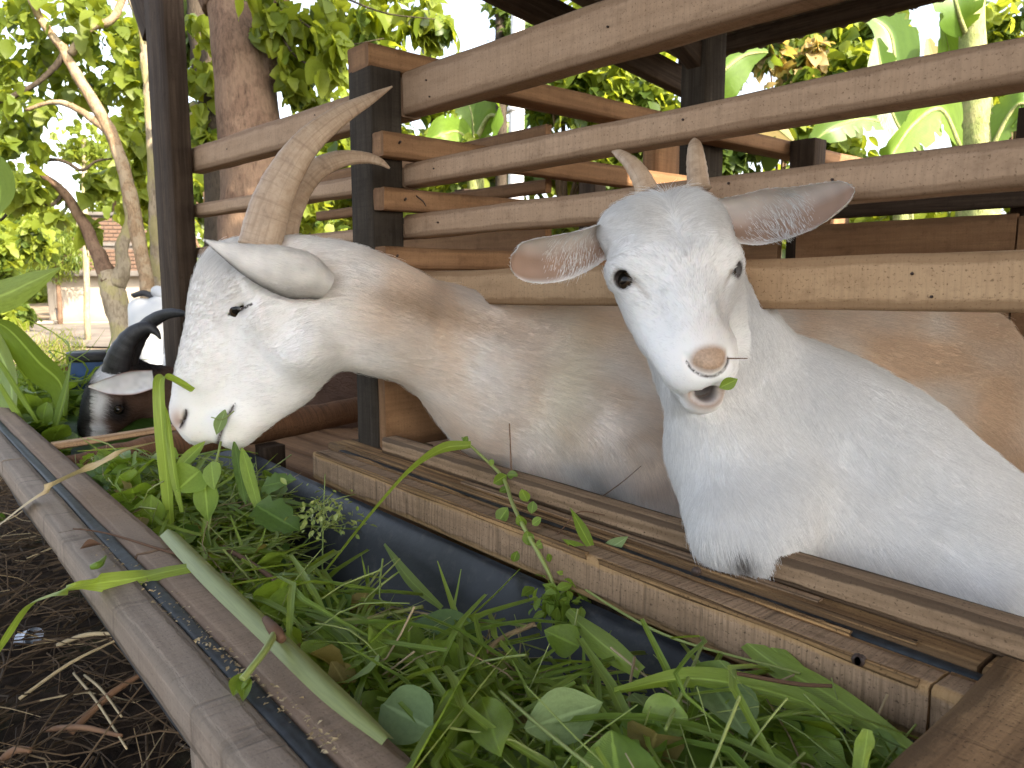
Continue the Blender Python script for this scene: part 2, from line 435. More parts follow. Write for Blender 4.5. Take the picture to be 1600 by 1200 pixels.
# partition between two pens, running away from the corner post
part = empty('partition_fence', (-1.24, 1.3, H - .32), 'side partition of reddish rails running back from the dark corner post', 'fence')
beam('top_rail', (-1.30, .765, H + .405), (-1.30, 2.75, H + .40), .042, .072, M['red_beam'], part)
for zb, zt in ((.223, .267), (.129, .169), (.023, .064)):
    beam('rail', (-1.2395, .766, H + (zb + zt) / 2), (-1.2395, 2.18, H + (zb + zt) / 2), zt - zb, .036, M['red_beam'], part)
beam('low_board', (-1.246, .7665, H - .245), (-1.246, 2.18, H - .24), .14, .022, M['red_beam'], part)
beam('low_board', (-1.246, 1.0, H - .08), (-1.246, 2.18, H - .08), .12, .022, M['red_beam'], part)
post('post', -1.302, -1.2595, 1.58, 1.68, 0, H + .385, M['red_beam'], part)
post('post', -1.302, -1.2595, 2.5, 2.6, 0, H + .385, M['red_beam'], part)
for (y, z) in ((.80, .248), (.81, .148), (.79, .045)):
    tube('nail', [(-1.2225, y, H + z), (-1.217, y, H + z + .003)], [.0022, .0022], M['nail'], part, n=3, k=6)
tube('nail', [(-1.2225, .835, H + .158), (-1.214, .845, H + .148), (-1.212, .85, H + .139)], [.0014, .0014, .001], M['nail'], part, n=5, k=5)

# back fence of the pens
back = empty('back_fence', (-.5, 2.2, 0), 'shaded rear fence of brown boards closing the back of the pen', 'fence')
YB = 2.22
for x in (-2.9, -2.1, -1.22, -.62, .2, 1.1):
    post('post', x - .04, x + .04, YB, YB + .07, 0, H + .42, M['brown_post'], back)
for zb, zt in ((-.52, -.24), (-.20, .005), (.045, .165)):
    for (x0, x1) in ((-3.4, -1.27), (-1.21, -.635), (-.63, 1.6)):
        dz = random.uniform(-.008, .008)
        beam('board', (x0, YB - .015, H + (zb + zt) / 2 + dz), (x1, YB - .015, H + (zb + zt) / 2 + dz), zt - zb, .024, M['red_beam'], back)
beam('rail', (-1.2, YB - .045, H + .203), (1.6, YB - .045, H + .203), .05, .035, M['brown_post'], back)
beam('rail', (-3.4, YB - .02, H + .285), (-1.3, YB - .02, H + .285), .06, .04, M['brown_post'], back)
# left neighbour pen rear boards
beam('board', (-2.4, 1.25, H + .10), (-1.3, 1.25, H + .10), .10, .02, M['red_beam'], back)
beam('board', (-2.4, 1.25, H - .04), (-1.3, 1.25, H - .04), .12, .02, M['red_beam'], back)
beam('board', (-2.4, 1.25, H + .33), (-1.3, 1.25, H + .33), .04, .02, M['red_beam'], back)
beam('board', (-2.4, 1.25, H + .215), (-1.3, 1.25, H + .215), .03, .02, M['red_beam'], back)

# slatted pen floor
fl = empty('pen_floor', (-.5, 1.5, H - .47), 'raised pen floor of brown boards under the goats', 'floor')
for i in range(15):
    y = .87 + i * .094
    beam('board', (-2.6, y, H - .47), (1.6, y, H - .47), .03, .088, M['red_beam'], fl, seg=.2)
for x in (-2.4, -1.25, .3):
    beam('joist', (x, .84, H - .535), (x, 2.24, H - .535), .1, .06, M['brown_post'], fl, seg=.3)

# ---------------------------------------------------------------- roof over the pens
roof = empty('shed_roof', (0, 1.2, H + 1.2), 'dark corrugated shed roof sloping down behind the fence', 'roof')
XG, XE = -1.92, 7.0
def roof_z(y): return H + .845 + .135 * (2.62 - y)
def corrugated(name, x0, x1, y0, y1, lift, parent):
    xs = np.linspace(x0, x1, int((x1 - x0) / .0127) + 1)
    ys = np.linspace(y0, y1, 3)
    A, B = np.meshgrid(xs, ys, indexing='ij')
    Zr = roof_z(B) + .009 * np.sin(A / .076 * 2 * math.pi) + lift
    V, F, uv = grid_arrays(np.stack([A, B, Zr], -1))
    o = link(name, raw_mesh(name, V, F, uv), parent, M['roof'])
    return o
xs = np.arange(XG, XE, .80)
for i, x in enumerate(xs):
    if x < -.2 < x + .8:                                  # unseen gap added here to put a spot of sun on the partition
        corrugated('roof_sheet', x, -.21, .92, 2.62, .004 * (i % 2), roof)
        corrugated('roof_sheet', -.09, x + .835, .92, 2.62, .004 * (i % 2), roof)
        corrugated('roof_sheet', -.2095, -.0905, .92, 1.55, .004 * (i % 2), roof)
        corrugated('roof_sheet', -.2095, -.0905, 1.86, 2.62, .004 * (i % 2), roof)
    else:
        corrugated('roof_sheet', x, x + .835, .92, 2.62, .004 * (i % 2), roof)
    corrugated('roof_sheet', x, x + .835, -.75, 1.0, .022 + .004 * (i % 2), roof)
for y in (-.6, .35, 1.35, 2.45):
    beam('purlin', (XG + .08, y, roof_z(y) - .045), (XE, y, roof_z(y) - .045), .055, .045, M['brown_post'], roof, seg=.4)
for x in (-1.86, .5, 2.6, 4.7, 6.8):
    beam('rafter', (x, -.7, roof_z(-.7) - .12), (x, 2.55, roof_z(2.55) - .12), .09, .05, M['brown_post'], roof, seg=.3)
post('roof_post', -1.43, -1.345, 1.90, 2.0, 0, roof_z(1.95) - .165, M['dark_post'], roof)
post('roof_post', 1.2, 1.28, 2.35, 2.45, 0, roof_z(2.4) - .16, M['dark_post'], roof)
post('roof_post', 1.2, 1.28, -.5, -.42, 0, roof_z(-.46) - .16, M['dark_post'], roof)
beam('brace', (-1.385, 1.93, H + .62), (-1.385, 1.45, roof_z(1.45) - .17), .06, .05, M['brown_post'], roof)

# ================================================================ feeding trough
trough = empty('feeding_trough', (-.9, .42, H - .5), 'long weathered wooden feeding trough lined with black tarp, filled with cut greens', 'trough')
def TP(x, y, z): return (x, y - .027 * (x + .9), H + z)
def tboard(name, x0, x1, y0, y1, zb, zt, mat, **kw):
    return beam(name, TP(x0, (y0 + y1) / 2, (zb + zt) / 2), TP(x1, (y0 + y1) / 2, (zb + zt) / 2), zt - zb, y1 - y0, mat, trough, **kw)
kb = dict(bev=.003, jit=.0009, seg=.03)
# side next to the goats
tboard('inner_board', -1.325, -.2165, .650, .6915, -.371, -.319, M['cross_cut'], **kb)
tboard('inner_board', -.214, .5, .651, .6915, -.369, -.319, M['cross_cut'], **kb)
tboard('rubber_strip', -1.30, .5, .692, .7055, -.345, -.3185, M['black_strip'], bev=.002, jit=.001, seg=.03)
tboard('inner_ledge', -1.37, -.20, .706, .765, -.36, -.3155, M['ochre_board'], **kb)
tboard('inner_ledge', -.196, .5, .706, .765, -.36, -.3165, M['ochre_board'], **kb)
tboard('sill', -1.215, .5, .738, .772, -.3155, -.286, M['sill'], **kb)
tboard('post_block', -1.37, -1.225, .7665, .86, -.36, -.318, M['sill'], **kb)
for (y0, y1, z0, z1, xa, xb, mt) in ((.6485, .654, -.3235, -.3165, -1.31, -.60, 'ochre_board'), (.6488, .6535, -.324, -.3172, -.58, -.225, 'ochre_board'), (.686, .6905, -.322, -.3165, -1.29, -.30, 'ochre_board'),
                                     (.7075, .712, -.3185, -.3135, -1.33, -.25, 'ochre_board'), (.724, .735, -.3185, -.3125, -.95, -.35, 'sill')):
    tboard('frayed_edge', xa, xb, y0, y1, z0, z1, M[mt], bev=.001, jit=.0022, seg=.012)
# side towards the yard
tboard('outer_board', -3.6, -.95, .242, .286, -.362, -.318, M['rosy_board'], **kb)
tboard('outer_board', -.945, .5, .242, .284, -.362, -.3185, M['rosy_board'], **kb)
tboard('rubber_strip', -3.6, .5, .2255, .2415, -.35, -.319, M['black_strip'], bev=.002, jit=.0012, seg=.03)
tboard('outer_board', -3.6, -1.62, .187, .225, -.353, -.317, M['grey_board'], **kb)
tboard('outer_board', -1.615, -1.10, .187, .225, -.353, -.3175, M['grey_board'], **kb)
tboard('outer_board', -1.096, .5, .186, .225, -.353, -.317, M['grey_board'], **kb)
# cross pieces
tboard('far_end_board', -3.02, -2.98, .29, .66, -.5, -.285, M['red_beam'], **kb)
V, F, uv = tube_arrays([TP(-1.66, .285, -.362), TP(-1.675, .42, -.352), TP(-1.69, .6, -.34), TP(-1.70, .78, -.33), TP(-1.71, 1.1, -.31)],
                       [.034, .038, .040, .040, .036], n=40, k=18, flat=.8, rough=.12, seed=4)
link('divider_log', tri_fix(V, F, uv, 'divider_log'), trough, M['bark_log'])
tboard('divider_lath', -1.735, -1.71, .287, .287, -.33, -.318, M['rail_tan']) if False else beam('divider_lath', TP(-1.725, .286, -.322), TP(-1.735, .62, -.312), .012, .03, M['rail_tan'], trough)
beam('near_end_board', TP(-.142, .186, -.3445), TP(-.142, .737, -.343), .06, .10, M['end_board'], trough, jit=.003, bev=.004)
# tarp lining: a sagging channel
n, m = 150, 36
xs = np.linspace(-3.3, .45, n)
prof = spline([(.288, -.355), (.292, -.42), (.33, -.52), (.42, -.55), (.52, -.535), (.60, -.46), (.64, -.39), (.656, -.378)], m)
A = np.zeros((n, m, 3))
for i, x in enumerate(xs):
    A[i, :, 0] = x; A[i, :, 1] = prof[:, 0] - .027 * (x + .9); A[i, :, 2] = H + prof[:, 1]
w = np.sin(np.linspace(0, math.pi, m)) ** .7
wr = (vnoise(A.reshape(-1, 3) * np.array([1, 1.6, 1.6]), 7, 5) - .5) * .012 + (vnoise(A.reshape(-1, 3), 24, 6) - .5) * .008
A[:, :, 2] += wr.reshape(n, m) * w[None]
A[:, :, 1] += wr.reshape(n, m) * w[None] * .6
V, F, uv = grid_arrays(A)
tarp = link('tarp_lining', raw_mesh('tarp_lining', V, F, uv), trough, M['tarp'])
# tarp edge hanging under the outer boards
ys = [(.228, -.352), (.208, -.3545), (.196, -.3575), (.1945, -.369)]
n = 90; m = 8
pr = spline(ys, m); A = np.zeros((n, m, 3)); xs = np.linspace(-3.5, .4, n)
A[:, :, 0] = xs[:, None]; A[:, :, 1] = pr[None, :, 0] - .027 * (xs[:, None] + .9); A[:, :, 2] = H + pr[None, :, 1]
A[:, :, 2] += ((vnoise(np.stack([xs * 6, xs * 0, xs * 0], 1), 1, 9) - .5) * .012)[:, None] * np.linspace(0, 1, m)[None]
V, F, uv = grid_arrays(A)
link('tarp_edge', raw_mesh('tarp_edge', V, F, uv), trough, M['tarp'])
for x in (-3.2, -.565, .35):
    beam('leg', TP(x, .215, -.36), (x + .01, .235 - .027 * (x + .9), 0), .05, .055, M['grey_board'], trough, up=(0, 1, 0))
for x in (-2.6, -1.65, -.60, .35):
    beam('leg', TP(x, .70, -.365), (x, .70 - .027 * (x + .9), 0), .05, .055, M['brown_post'], trough, up=(0, 1, 0))
# nails and nail holes of the cracked board
for (px, py) in ((1345, 1032), (1088, 893), (1340, 1030)):
    p = at_y(px, py, .650 - .027 * (-.3 + .9)); 
    tube('nail', [p + np.array([0, .002, 0]), p - np.array([0, .003, 0])], [.005, .0045], M['nail'], trough, n=3, k=8)

# ================================================================ smooth solid modelling on a grid, for the animals
class Solid:
    def __init__(self): self.prims = []
    def cone(self, a, b, ra, rb, k=.02, n=None, sq=1.0, cut=False):
        """tapered capsule a-b; n, sq: squeeze the section along direction n (sq<1 is flatter there)"""
        self.prims.append((np.asarray(a, float), np.asarray(b, float), ra, rb, k, None if n is None else unit(n), sq, cut)); return self
    def ball(self, c, r, k=.02, n=None, sq=1.0, cut=False):
        return self.cone(c, np.asarray(c, float) + 1e-5, r, r, k, n, sq, cut)
    def chain(self, pts, rad, k=.02, n=None, sq=1.0, cut=False):
        for i in range(len(pts) - 1):
            self.cone(pts[i], pts[i + 1], rad[i], rad[i + 1], k, n, sq if np.isscalar(sq) else (sq[i] + sq[i + 1]) / 2, cut)
        return self
    def mesh(self, h, pad=.03):
        lo = np.min([np.minimum(p[0] - p[2], p[1] - p[3]) for p in self.prims if not p[7]], 0) - pad
        hi = np.max([np.maximum(p[0] + p[2], p[1] + p[3]) for p in self.prims if not p[7]], 0) + pad
        N = np.ceil((hi - lo) / h).astype(int) + 1
        f = np.full(N, .15, np.float32)
        for a, b, ra, rb, k, n, sq, cut in self.prims:
            m = max(ra, rb) + k + 3 * h
            i0 = np.maximum(np.floor((np.minimum(a, b) - m - lo) / h).astype(int), 0)
            i1 = np.minimum(np.ceil((np.maximum(a, b) + m - lo) / h).astype(int) + 1, N)
            if (i1 <= i0).any(): continue
            sl = tuple(slice(p, q) for p, q in zip(i0, i1))
            q = np.stack(np.meshgrid(*[lo[d] + h * np.arange(i0[d], i1[d]) for d in range(3)], indexing='ij'), -1)
            pa = q - a; ba = b - a
            if n is not None:
                pa = pa + (1 / sq - 1) * (pa @ n)[..., None] * n
                ba = ba + (1 / sq - 1) * (ba @ n) * n
            t = np.clip((pa @ ba) / max(ba @ ba, 1e-12), 0, 1)
            d = np.linalg.norm(pa - t[..., None] * ba, axis=-1) - (ra + (rb - ra) * t)
            if n is not None: d = d * (sq * .5 + .5)
            g = f[sl]
            if cut:
                d = -d; w = np.maximum(k - np.abs(g - d), 0) / k
                f[sl] = np.maximum(g, d) + w * w * k * .25
            else:
                w = np.maximum(k - np.abs(g - d), 0) / k
                f[sl] = np.minimum(g, d) - w * w * k * .25
        return surface_net(f, lo, h)
def surface_net(f, lo, h):
    s = f < 0
    c = [s[i:s.shape[0] - 1 + i, j:s.shape[1] - 1 + j, k:s.shape[2] - 1 + k] for i in (0, 1) for j in (0, 1) for k in (0, 1)]
    cnt = sum(x.astype(np.int8) for x in c)
    act = (cnt > 0) & (cnt < 8)
    I = np.argwhere(act)
    idx = np.full(act.shape, -1, np.int64); idx[act] = np.arange(len(I))
    acc = np.zeros((len(I), 3)); num = np.zeros(len(I))
    cor = [(i, j, k) for i in (0, 1) for j in (0, 1) for k in (0, 1)]
    for p in range(8):
        for q in range(p + 1, 8):
            if sum(abs(x - y) for x, y in zip(cor[p], cor[q])) != 1: continue
            A, B = np.array(cor[p]), np.array(cor[q])
            fa = f[tuple((I + A).T)]; fb = f[tuple((I + B).T)]
            m = (fa < 0) != (fb < 0)
            t = np.where(m, fa / np.where(m, fa - fb, 1), 0)
            acc += m[:, None] * (A + t[:, None] * (B - A)); num += m
    V = lo + h * (I + acc / num[:, None])
    Fs = []
    for ax in range(3):
        b, c_ = (ax + 1) % 3, (ax + 2) % 3
        sl0 = [slice(None)] * 3; sl1 = [slice(None)] * 3
        sl0[ax] = slice(0, -1); sl1[ax] = slice(1, None)
        d = s[tuple(sl0)] != s[tuple(sl1)]
        E_ = np.argwhere(d)
        ok = (E_[:, b] > 0) & (E_[:, c_] > 0) & (E_[:, b] < f.shape[b] - 1) & (E_[:, c_] < f.shape[c_] - 1)
        E_ = E_[ok]
        ob = np.zeros(3, int); ob[b] = 1; oc = np.zeros(3, int); oc[c_] = 1
        q = np.stack([idx[tuple((E_ - ob - oc).T)], idx[tuple((E_ - oc).T)], idx[tuple(E_.T)], idx[tuple((E_ - ob).T)]], 1)
        flip = ~s[tuple(E_.T)]
        q[flip] = q[flip][:, ::-1]
        Fs.append(q)
    return V, np.vstack(Fs)
def relax(V, F, it=2, w=.5):
    e = np.vstack([F[:, [0, 1]], F[:, [1, 2]], F[:, [2, 3]], F[:, [3, 0]]])
    for _ in range(it):
        s = np.zeros_like(V); c = np.zeros(len(V))
        for a, b in ((0, 1), (1, 0)):
            for d in range(3): s[:, d] += np.bincount(e[:, a], V[e[:, b], d], len(V))
            c += np.bincount(e[:, a], minlength=len(V))
        V = V * (1 - w) + w * s / np.maximum(c, 1)[:, None]
    return V
def vnormals(V, F):
    n = np.cross(V[F[:, 2]] - V[F[:, 0]], V[F[:, 3]] - V[F[:, 1]])
    N = np.zeros_like(V)
    for k in range(4):
        for d in range(3): N[:, d] += np.bincount(F[:, k], n[:, d], len(V))
    return N / (np.linalg.norm(N, axis=1, keepdims=True) + 1e-12)
def fur_curves(name, V, F, N, dens, length, flow, color, parent, mat, rad=.00022, lift=.35, seed=1, nseg=5, curl=.25, keep=None):
    """short coat: dens hairs on the mesh; length, flow, color are given per vertex"""
    r = np.random.default_rng(seed)
    area = np.linalg.norm(np.cross(V[F[:, 2]] - V[F[:, 0]], V[F[:, 3]] - V[F[:, 1]]), axis=1) / 2
    if keep is not None: area = area * keep[F].min(1)
    fi = r.choice(len(F), dens, p=area / area.sum())
    u, v = r.random(dens)[:, None], r.random(dens)[:, None]
    w = [(1 - u) * (1 - v), u * (1 - v), u * v, (1 - u) * v]
    g = lambda A: sum(wi * A[F[fi, k]] for k, wi in enumerate(w))
    p, n = g(V), g(N)
    n /= np.linalg.norm(n, axis=1, keepdims=True) + 1e-9
    fl = g(flow); fl = fl - n * (fl * n).sum(1, keepdims=True)
    fl /= np.linalg.norm(fl, axis=1, keepdims=True) + 1e-9
    L = g(length.reshape(-1, 1))[:, 0] * r.uniform(.6, 1.25, dens)
    stray = r.random(dens) < .05; L = np.where(stray, L * 1.5, L)
    ok = L > .0012; stray = stray[ok]
    p, n, fl, L, fi2 = p[ok], n[ok], fl[ok], L[ok], fi
    cl = g(color)[ok]
    # tufts: neighbouring hairs share a bend
    def vec(sc, sd_): return np.stack([vnoise(p, sc, sd_ + i) - .5 for i in range(3)], 1)
    bend = vec(22, 11) * .6 * curl + vec(170, 21) * .4 * curl + r.normal(0, .06, p.shape)
    d = unit_rows(fl + bend)
    lf = lift * (0.8 + .4 * vnoise(p, 150, 31))[:, None]
    lf = np.where(stray[:, None], lf * 2.0, lf)
    t = np.linspace(0, 1, nseg)
    pts = p[:, None, :] + L[:, None, None] * (t[None, :, None] * (n * lf + d * (1 - lf * .5))[:, None, :] + (t ** 2)[None, :, None] * (d * .25 - n * lf * .75)[:, None, :])
    pts = pts - n[:, None, :] * .0004
    hc = bpy.data.hair_curves.new(name)
    hc.add_curves([nseg] * len(p))
    hc.attributes['position'].data.foreach_set('vector', pts.astype(np.float32).ravel())
    ra = hc.attributes.get('radius') or hc.attributes.new('radius', 'FLOAT', 'POINT')
    rr = rad * r.uniform(.7, 1.3, len(p))[:, None] * np.linspace(1, .25, nseg)[None, :]
    ra.data.foreach_set('value', rr.astype(np.float32).ravel())
    sn = hc.attributes.new('skin_normal', 'FLOAT_VECTOR', 'CURVE')
    sn.data.foreach_set('vector', n.astype(np.float32).ravel())
    ca = hc.attributes.new('coat', 'FLOAT_COLOR', 'CURVE')
    cl = np.clip(cl * (r.uniform(.83, 1.06, (len(p), 1)) - .06 * (vnoise(p * 1.0, 300, 41)[:, None] - .5)), 0, 1)
    ca.data.foreach_set('color', np.concatenate([cl, np.ones((len(p), 1))], 1).astype(np.float32).ravel())
    o = bpy.data.objects.new(name, hc); COL.objects.link(o)
    o.parent = parent; o.matrix_parent_inverse = parent.matrix_basis.inverted()
    hc.materials.append(mat)
    o['kind'] = 'stuff'
    return o
def unit_rows(A): return A / (np.linalg.norm(A, axis=1, keepdims=True) + 1e-9)
def hair_mat(name):
    t = NT(name)
    c = t.n('Attribute', attribute_name='coat').outputs['Color']
    t.l(c, t.b.inputs['Base Color'])
    t.rough(.62, .10)
    g = t.n('NewGeometry'); a = t.n('Attribute', attribute_name='skin_normal')
    vm = t.n('VectorMath', operation='SCALE'); vm.inputs['Scale'].default_value = 1.2
    t.l(a.outputs['Vector'], vm.inputs[0])
    va = t.n('VectorMath', operation='ADD'); t.l(vm.outputs[0], va.inputs[0]); t.l(g.outputs['Normal'], va.inputs[1])
    vn = t.n('VectorMath', operation='NORMALIZE'); t.l(va.outputs[0], vn.inputs[0])
    t.l(vn.outputs[0], t.b.inputs['Normal'])
    tr = t.n('BsdfTranslucent'); t.l(c, tr.inputs[0]); t.l(vn.outputs[0], tr.inputs['Normal'])
    ms = t.n('MixShader'); ms.inputs[0].default_value = .15
    t.l(t.b.outputs[0], ms.inputs[1]); t.l(tr.outputs[0], ms.inputs[2]); t.l(ms.outputs[0], t.out.inputs[0])
    return t.m
def skin_mat(name, padcol=(.50, .35, .25)):
    """hide: coat colour, a bare nose pad where 'pad' > 0, dark creases where the distance 'ink' (cm) is small"""
    t = NT(name)
    c = t.n('Attribute', attribute_name='coat').outputs['Color']
    n = t.noise(t.coord('Object'), 420, 4)
    pf = t.ramp(t.n('Attribute', attribute_name='pad').outputs['Fac'], [(0, 0), (.55, 1)])
    pc = t.mix(t.ramp(n, [(.35, 0), (.7, 1)]), [x * .82 for x in padcol], [x * 1.12 for x in padcol])
    c = t.mix(pf, c, pc)
    ik = t.math('MULTIPLY', t.n('Attribute', attribute_name='ink').outputs['Fac'], .5)
    inkf = t.ramp(ik, [(.025, 1), (.11, 0)])
    c = t.mix(t.math('MULTIPLY', inkf, .93), c, (.035, .022, .018))
    t.base(c)
    t.bump(n, .3, .0008)
    r = t.n('MapRange'); r.inputs['To Min'].default_value = .65; r.inputs['To Max'].default_value = .38
    t.l(pf, r.inputs['Value']); t.l(r.outputs[0], t.b.inputs['Roughness'])
    t.b.inputs['Specular IOR Level'].default_value = .3
    t.b.inputs['Subsurface Weight'].default_value = .12
    t.b.inputs['Subsurface Radius'].default_value = (.01, .004, .002)
    return t.m
M['hair'], M['hide'] = hair_mat('goat_coat_hair'), skin_mat('goat_hide')
def horn_mat(name, a, b, dark):
    t = NT(name)
    g = t.noise(t.coord('UV', (160, 10, 1)), 1, 4, .6, .5)
    g2 = t.noise(t.coord('Object'), 90, 5, .65)
    lon = t.noise(t.coord('UV', (6, 260, 1)), 1, 3)
    c = t.mix(t.ramp(g2, [(.3, 0), (.7, 1)]), a, b)
    c = t.mix(t.math('MULTIPLY', t.ramp(g, [(.33, 1), (.48, 0)]), .32), c, dark)
    c = t.mix(t.math('MULTIPLY', t.ramp(lon, [(.3, 1), (.5, 0)]), .35), c, dark)
    c = t.mix(t.math('MULTIPLY', t.ramp(t.noise(t.coord('Object'), 45, 6, .7), [(.54, 0), (.68, 1)]), .55), c, dark)
    t.base(c); t.bump(t.math('ADD', g, t.math('MULTIPLY', lon, .5)), .45, .002); t.rough(.5, .4)
    return t.m
M['horn'] = horn_mat('tan_horn', (.42, .29, .19), (.58, .44, .31), (.15, .08, .042))
M['horn_black'] = horn_mat('black_horn', (.022, .022, .024), (.045, .044, .046), (.012, .011, .011))
t = NT('goat_eye')
sx = t.n('SeparateXYZ'); t.l(t.coord('UV'), sx.inputs[0])
t.base(t.mix(t.ramp(sx.outputs[0], [(.155, 0), (.17, 1)]), (.006, .005, .004), t.mix(t.ramp(sx.outputs[0], [(.27, 0), (.30, 1)]), (.032, .021, .012), (.010, .007, .006))))
t.rough(.08, .3)
M['eye'] = t.m
t = NT('eye_iris')
t.base((.06, .045, .035)); t.rough(.1, .6); M['iris'] = t.m
def horn(name, pts, rad, parent, mat, flat=.75, up=(0, 0, 1), n=90, ring=.012, nring=24):
    D = spline(np.hstack([np.asarray(pts, float), np.asarray(rad, float).reshape(-1, 1)]), n)
    s = np.linspace(0, 1, n)
    wob = np.sin(s ** .8 * nring * 2 * math.pi) + .6 * np.sin(s * nring * 3.3 + 2 * np.sin(s * 19))
    r = D[:, 3] * (1 + ring * wob * (1 - s * .75))
    V, F, uv = tube_arrays(D[:, :3], r, k=28, flat=flat, up=up, interp=False, rough=.025, seed=3)
    return link(name, tri_fix(V, F, uv, name), parent, mat)
def ear(name, center, width, side, parent, mats, cup=.35, thick=.0035, n=36, m=18, wav=.0, topside=None, edge_dark=0.0, colors=((.75, .72, .68), (.55, .42, .36)), seed=5):
    """leaf-shaped ear with thickness: centre line, half width along it, side = vectors across it, cup = depth of the hollow"""
    C = spline(center, n); w = np.maximum(spline(np.asarray(width, float).reshape(-1, 1), n)[:, 0], .0004)
    S = spline(side, n); T = np.gradient(C, axis=0); T = unit_rows(T)
    S = unit_rows(S - T * (S * T).sum(1, keepdims=True)); Nn = np.cross(S, T)
    a = np.linspace(-1, 1, m)
    cp = spline(np.asarray(cup if not np.isscalar(cup) else [cup] * 3, float).reshape(-1, 1), n)[:, 0]
    X = C[:, None] + w[:, None, None] * (np.sin(a * 1.45) / np.sin(1.45))[None, :, None] * S[:, None] + (w * cp)[:, None, None] * ((a ** 2) - .5)[None, :, None] * Nn[:, None]
    X = X + Nn[:, None] * wav * np.sin(np.linspace(0, 5, n))[:, None, None]
    th = thick * (1 - .75 * np.abs(a) ** 3)[None, :, None] * np.clip(1.15 - np.linspace(0, 1, n) ** 3, .3, 1)[:, None, None]
    top, bot = X + Nn[:, None] * th * .5, X - Nn[:, None] * th * .5
    loop = np.concatenate([top, bot[:, ::-1]], 1)                      # closed section
    k = loop.shape[1]
    V = loop.reshape(-1, 3)
    i = np.arange(n - 1)[:, None] * k; j = np.arange(k)[None]; j2 = (j + 1) % k
    F = np.stack([i + j, i + j2, i + k + j2, i + k + j], -1).reshape(-1, 4)
    tip = (n - 1) * k + np.arange(k); mid = k // 2
    F = np.vstack([F, np.stack([tip[:mid - 1], tip[1:mid], tip[::-1][1:mid], tip[::-1][:mid - 1]], 1)])
    inner = np.tile(np.concatenate([np.ones(m), np.zeros(m)]), n)
    aa = np.tile(np.concatenate([a, a[::-1]]), n)
    edge = np.clip((np.abs(aa) - .7) / .3, 0, 1)
    if topside is not None: inner = 1 - inner if topside else inner
    al_ = np.repeat(np.linspace(0, 1, n), k)
    wi = inner * (1 - edge)
    if topside is not None: wi = wi * np.clip(.30 + .7 * al_ + (.25 - aa) * .9, 0, 1)
    col = np.array(colors[0])[None] * (1 - wi)[:, None] + np.array(colors[1])[None] * wi[:, None]
    col = col * (.85 + .3 * vnoise(V, 90, seed)[:, None])
    col = col * (1 - edge_dark * np.clip((-aa - .72) / .28, 0, 1))[:, None]
    o = link(name, raw_mesh(name, V, F, None, {'coat': col, 'ink': np.full(len(V), 9.0), 'pad': np.zeros(len(V))}), parent, mats)
    return o, V, F, col, inner, aa, T, S, Nn
def fix_normals(V, F):
    return F
# ================================================================ the long-horned white and tan goat
def ramp01(x, a, b): return np.clip((x - a) / (b - a), 0, 1)
VIEW = CF
g1 = empty('goat', P(1000, 790, 1.42) * np.array([1, 1, 0]) + np.array([0, 0, H - .455]),
           'white and tan goat with long ridged tan horns eating greens, head in profile', 'goat')
S = Solid()
def dep(px):                       # how deep the middle of this goat lies, head to rump
    return float(np.interp(px, [270, 330, 480, 620, 760, 900, 1200, 1500, 1620], [1.275, 1.265, 1.24, 1.285, 1.37, 1.44, 1.45, 1.40, 1.36]))
def Q(px, py, dd=0.0): return P(px, py, dep(px) + dd)
def R(rp, px): return rp * dep(px) / FPX
n1 = unit(CF * np.array([1, 1, 0]))
def ch(pts, k=.03, sq=.7, cut=False):
    S.chain([Q(x, y, (z[0] if z else 0)) for x, y, r, *z in pts], [R(r, x) for x, y, r, *z in pts], k, n1, sq, cut)
# skull, forehead, nose bridge, cheeks, jaw
ch([(452, 452, 74), (402, 456, 80)], .03, .80)
ch([(372, 446, 64), (352, 480, 52)], .03, .78)
ch([(385, 492, 80), (352, 560, 63), (326, 612, 47), (308, 644, 37)], .03, .66)
ch([(303, 646, 32), (313, 660, 24)], .015, .85)                         # muzzle and upper lip
ch([(318, 652, 30), (338, 648, 26)], .015, .95)
ch([(474, 520, 76), (432, 582, 58), (390, 636, 35), (372, 660, 27)], .03, .62)   # cheek and lower jaw
ch([(372, 666, 26), (366, 676, 18)], .012, .85)
ch([(392, 440, 30, -.052), (378, 448, 22, -.055)], .03, 1)               # brow
ch([(420, 500, 26, -.052), (380, 530, 18, -.05)], .04, 1)
ch([(475, 545, 40, -.04)] * 2, .05, 1)                                   # cheek muscle
ch([(345, 655, 9, -.03), (356, 668, 6, -.025)], .012, 1)
# neck
ch([(470, 448, 66), (530, 470, 80), (600, 498, 78), (700, 538, 80), (790, 590, 104)], .04, .62)
ch([(540, 548, 16), (610, 566, 14), (690, 606, 15), (775, 668, 24)], .012, .8)       # windpipe fold
# trunk
ch([(800, 604, 118), (920, 622, 142), (1080, 628, 168), (1250, 620, 172), (1430, 600, 140)], .06, .80)
ch([(850, 566, 60, -.03), (960, 520, 46, -.02), (1120, 500, 40, 0)], .07, .9)
ch([(890, 590, 84, -.08), (950, 660, 80, -.12), (1000, 715, 66, -.145)], .04, .7)     # shoulder
ch([(838, 680, 62, -.03), (872, 722, 58, -.05), (925, 750, 52, -.08)], .03, .9)                        # brisket
ch([(985, 690, 66, -.15), (1030, 765, 46, -.17), (1044, 800, 36, -.18)], .022, .85)  # folded foreleg
ch([(1044, 800, 34, -.18), (1000, 830, 27, -.14), (930, 838, 24, -.10)], .02, .95)
ch([(860, 760, 40, .05), (880, 830, 30, .05), (960, 850, 26, .05)], .03, .9)
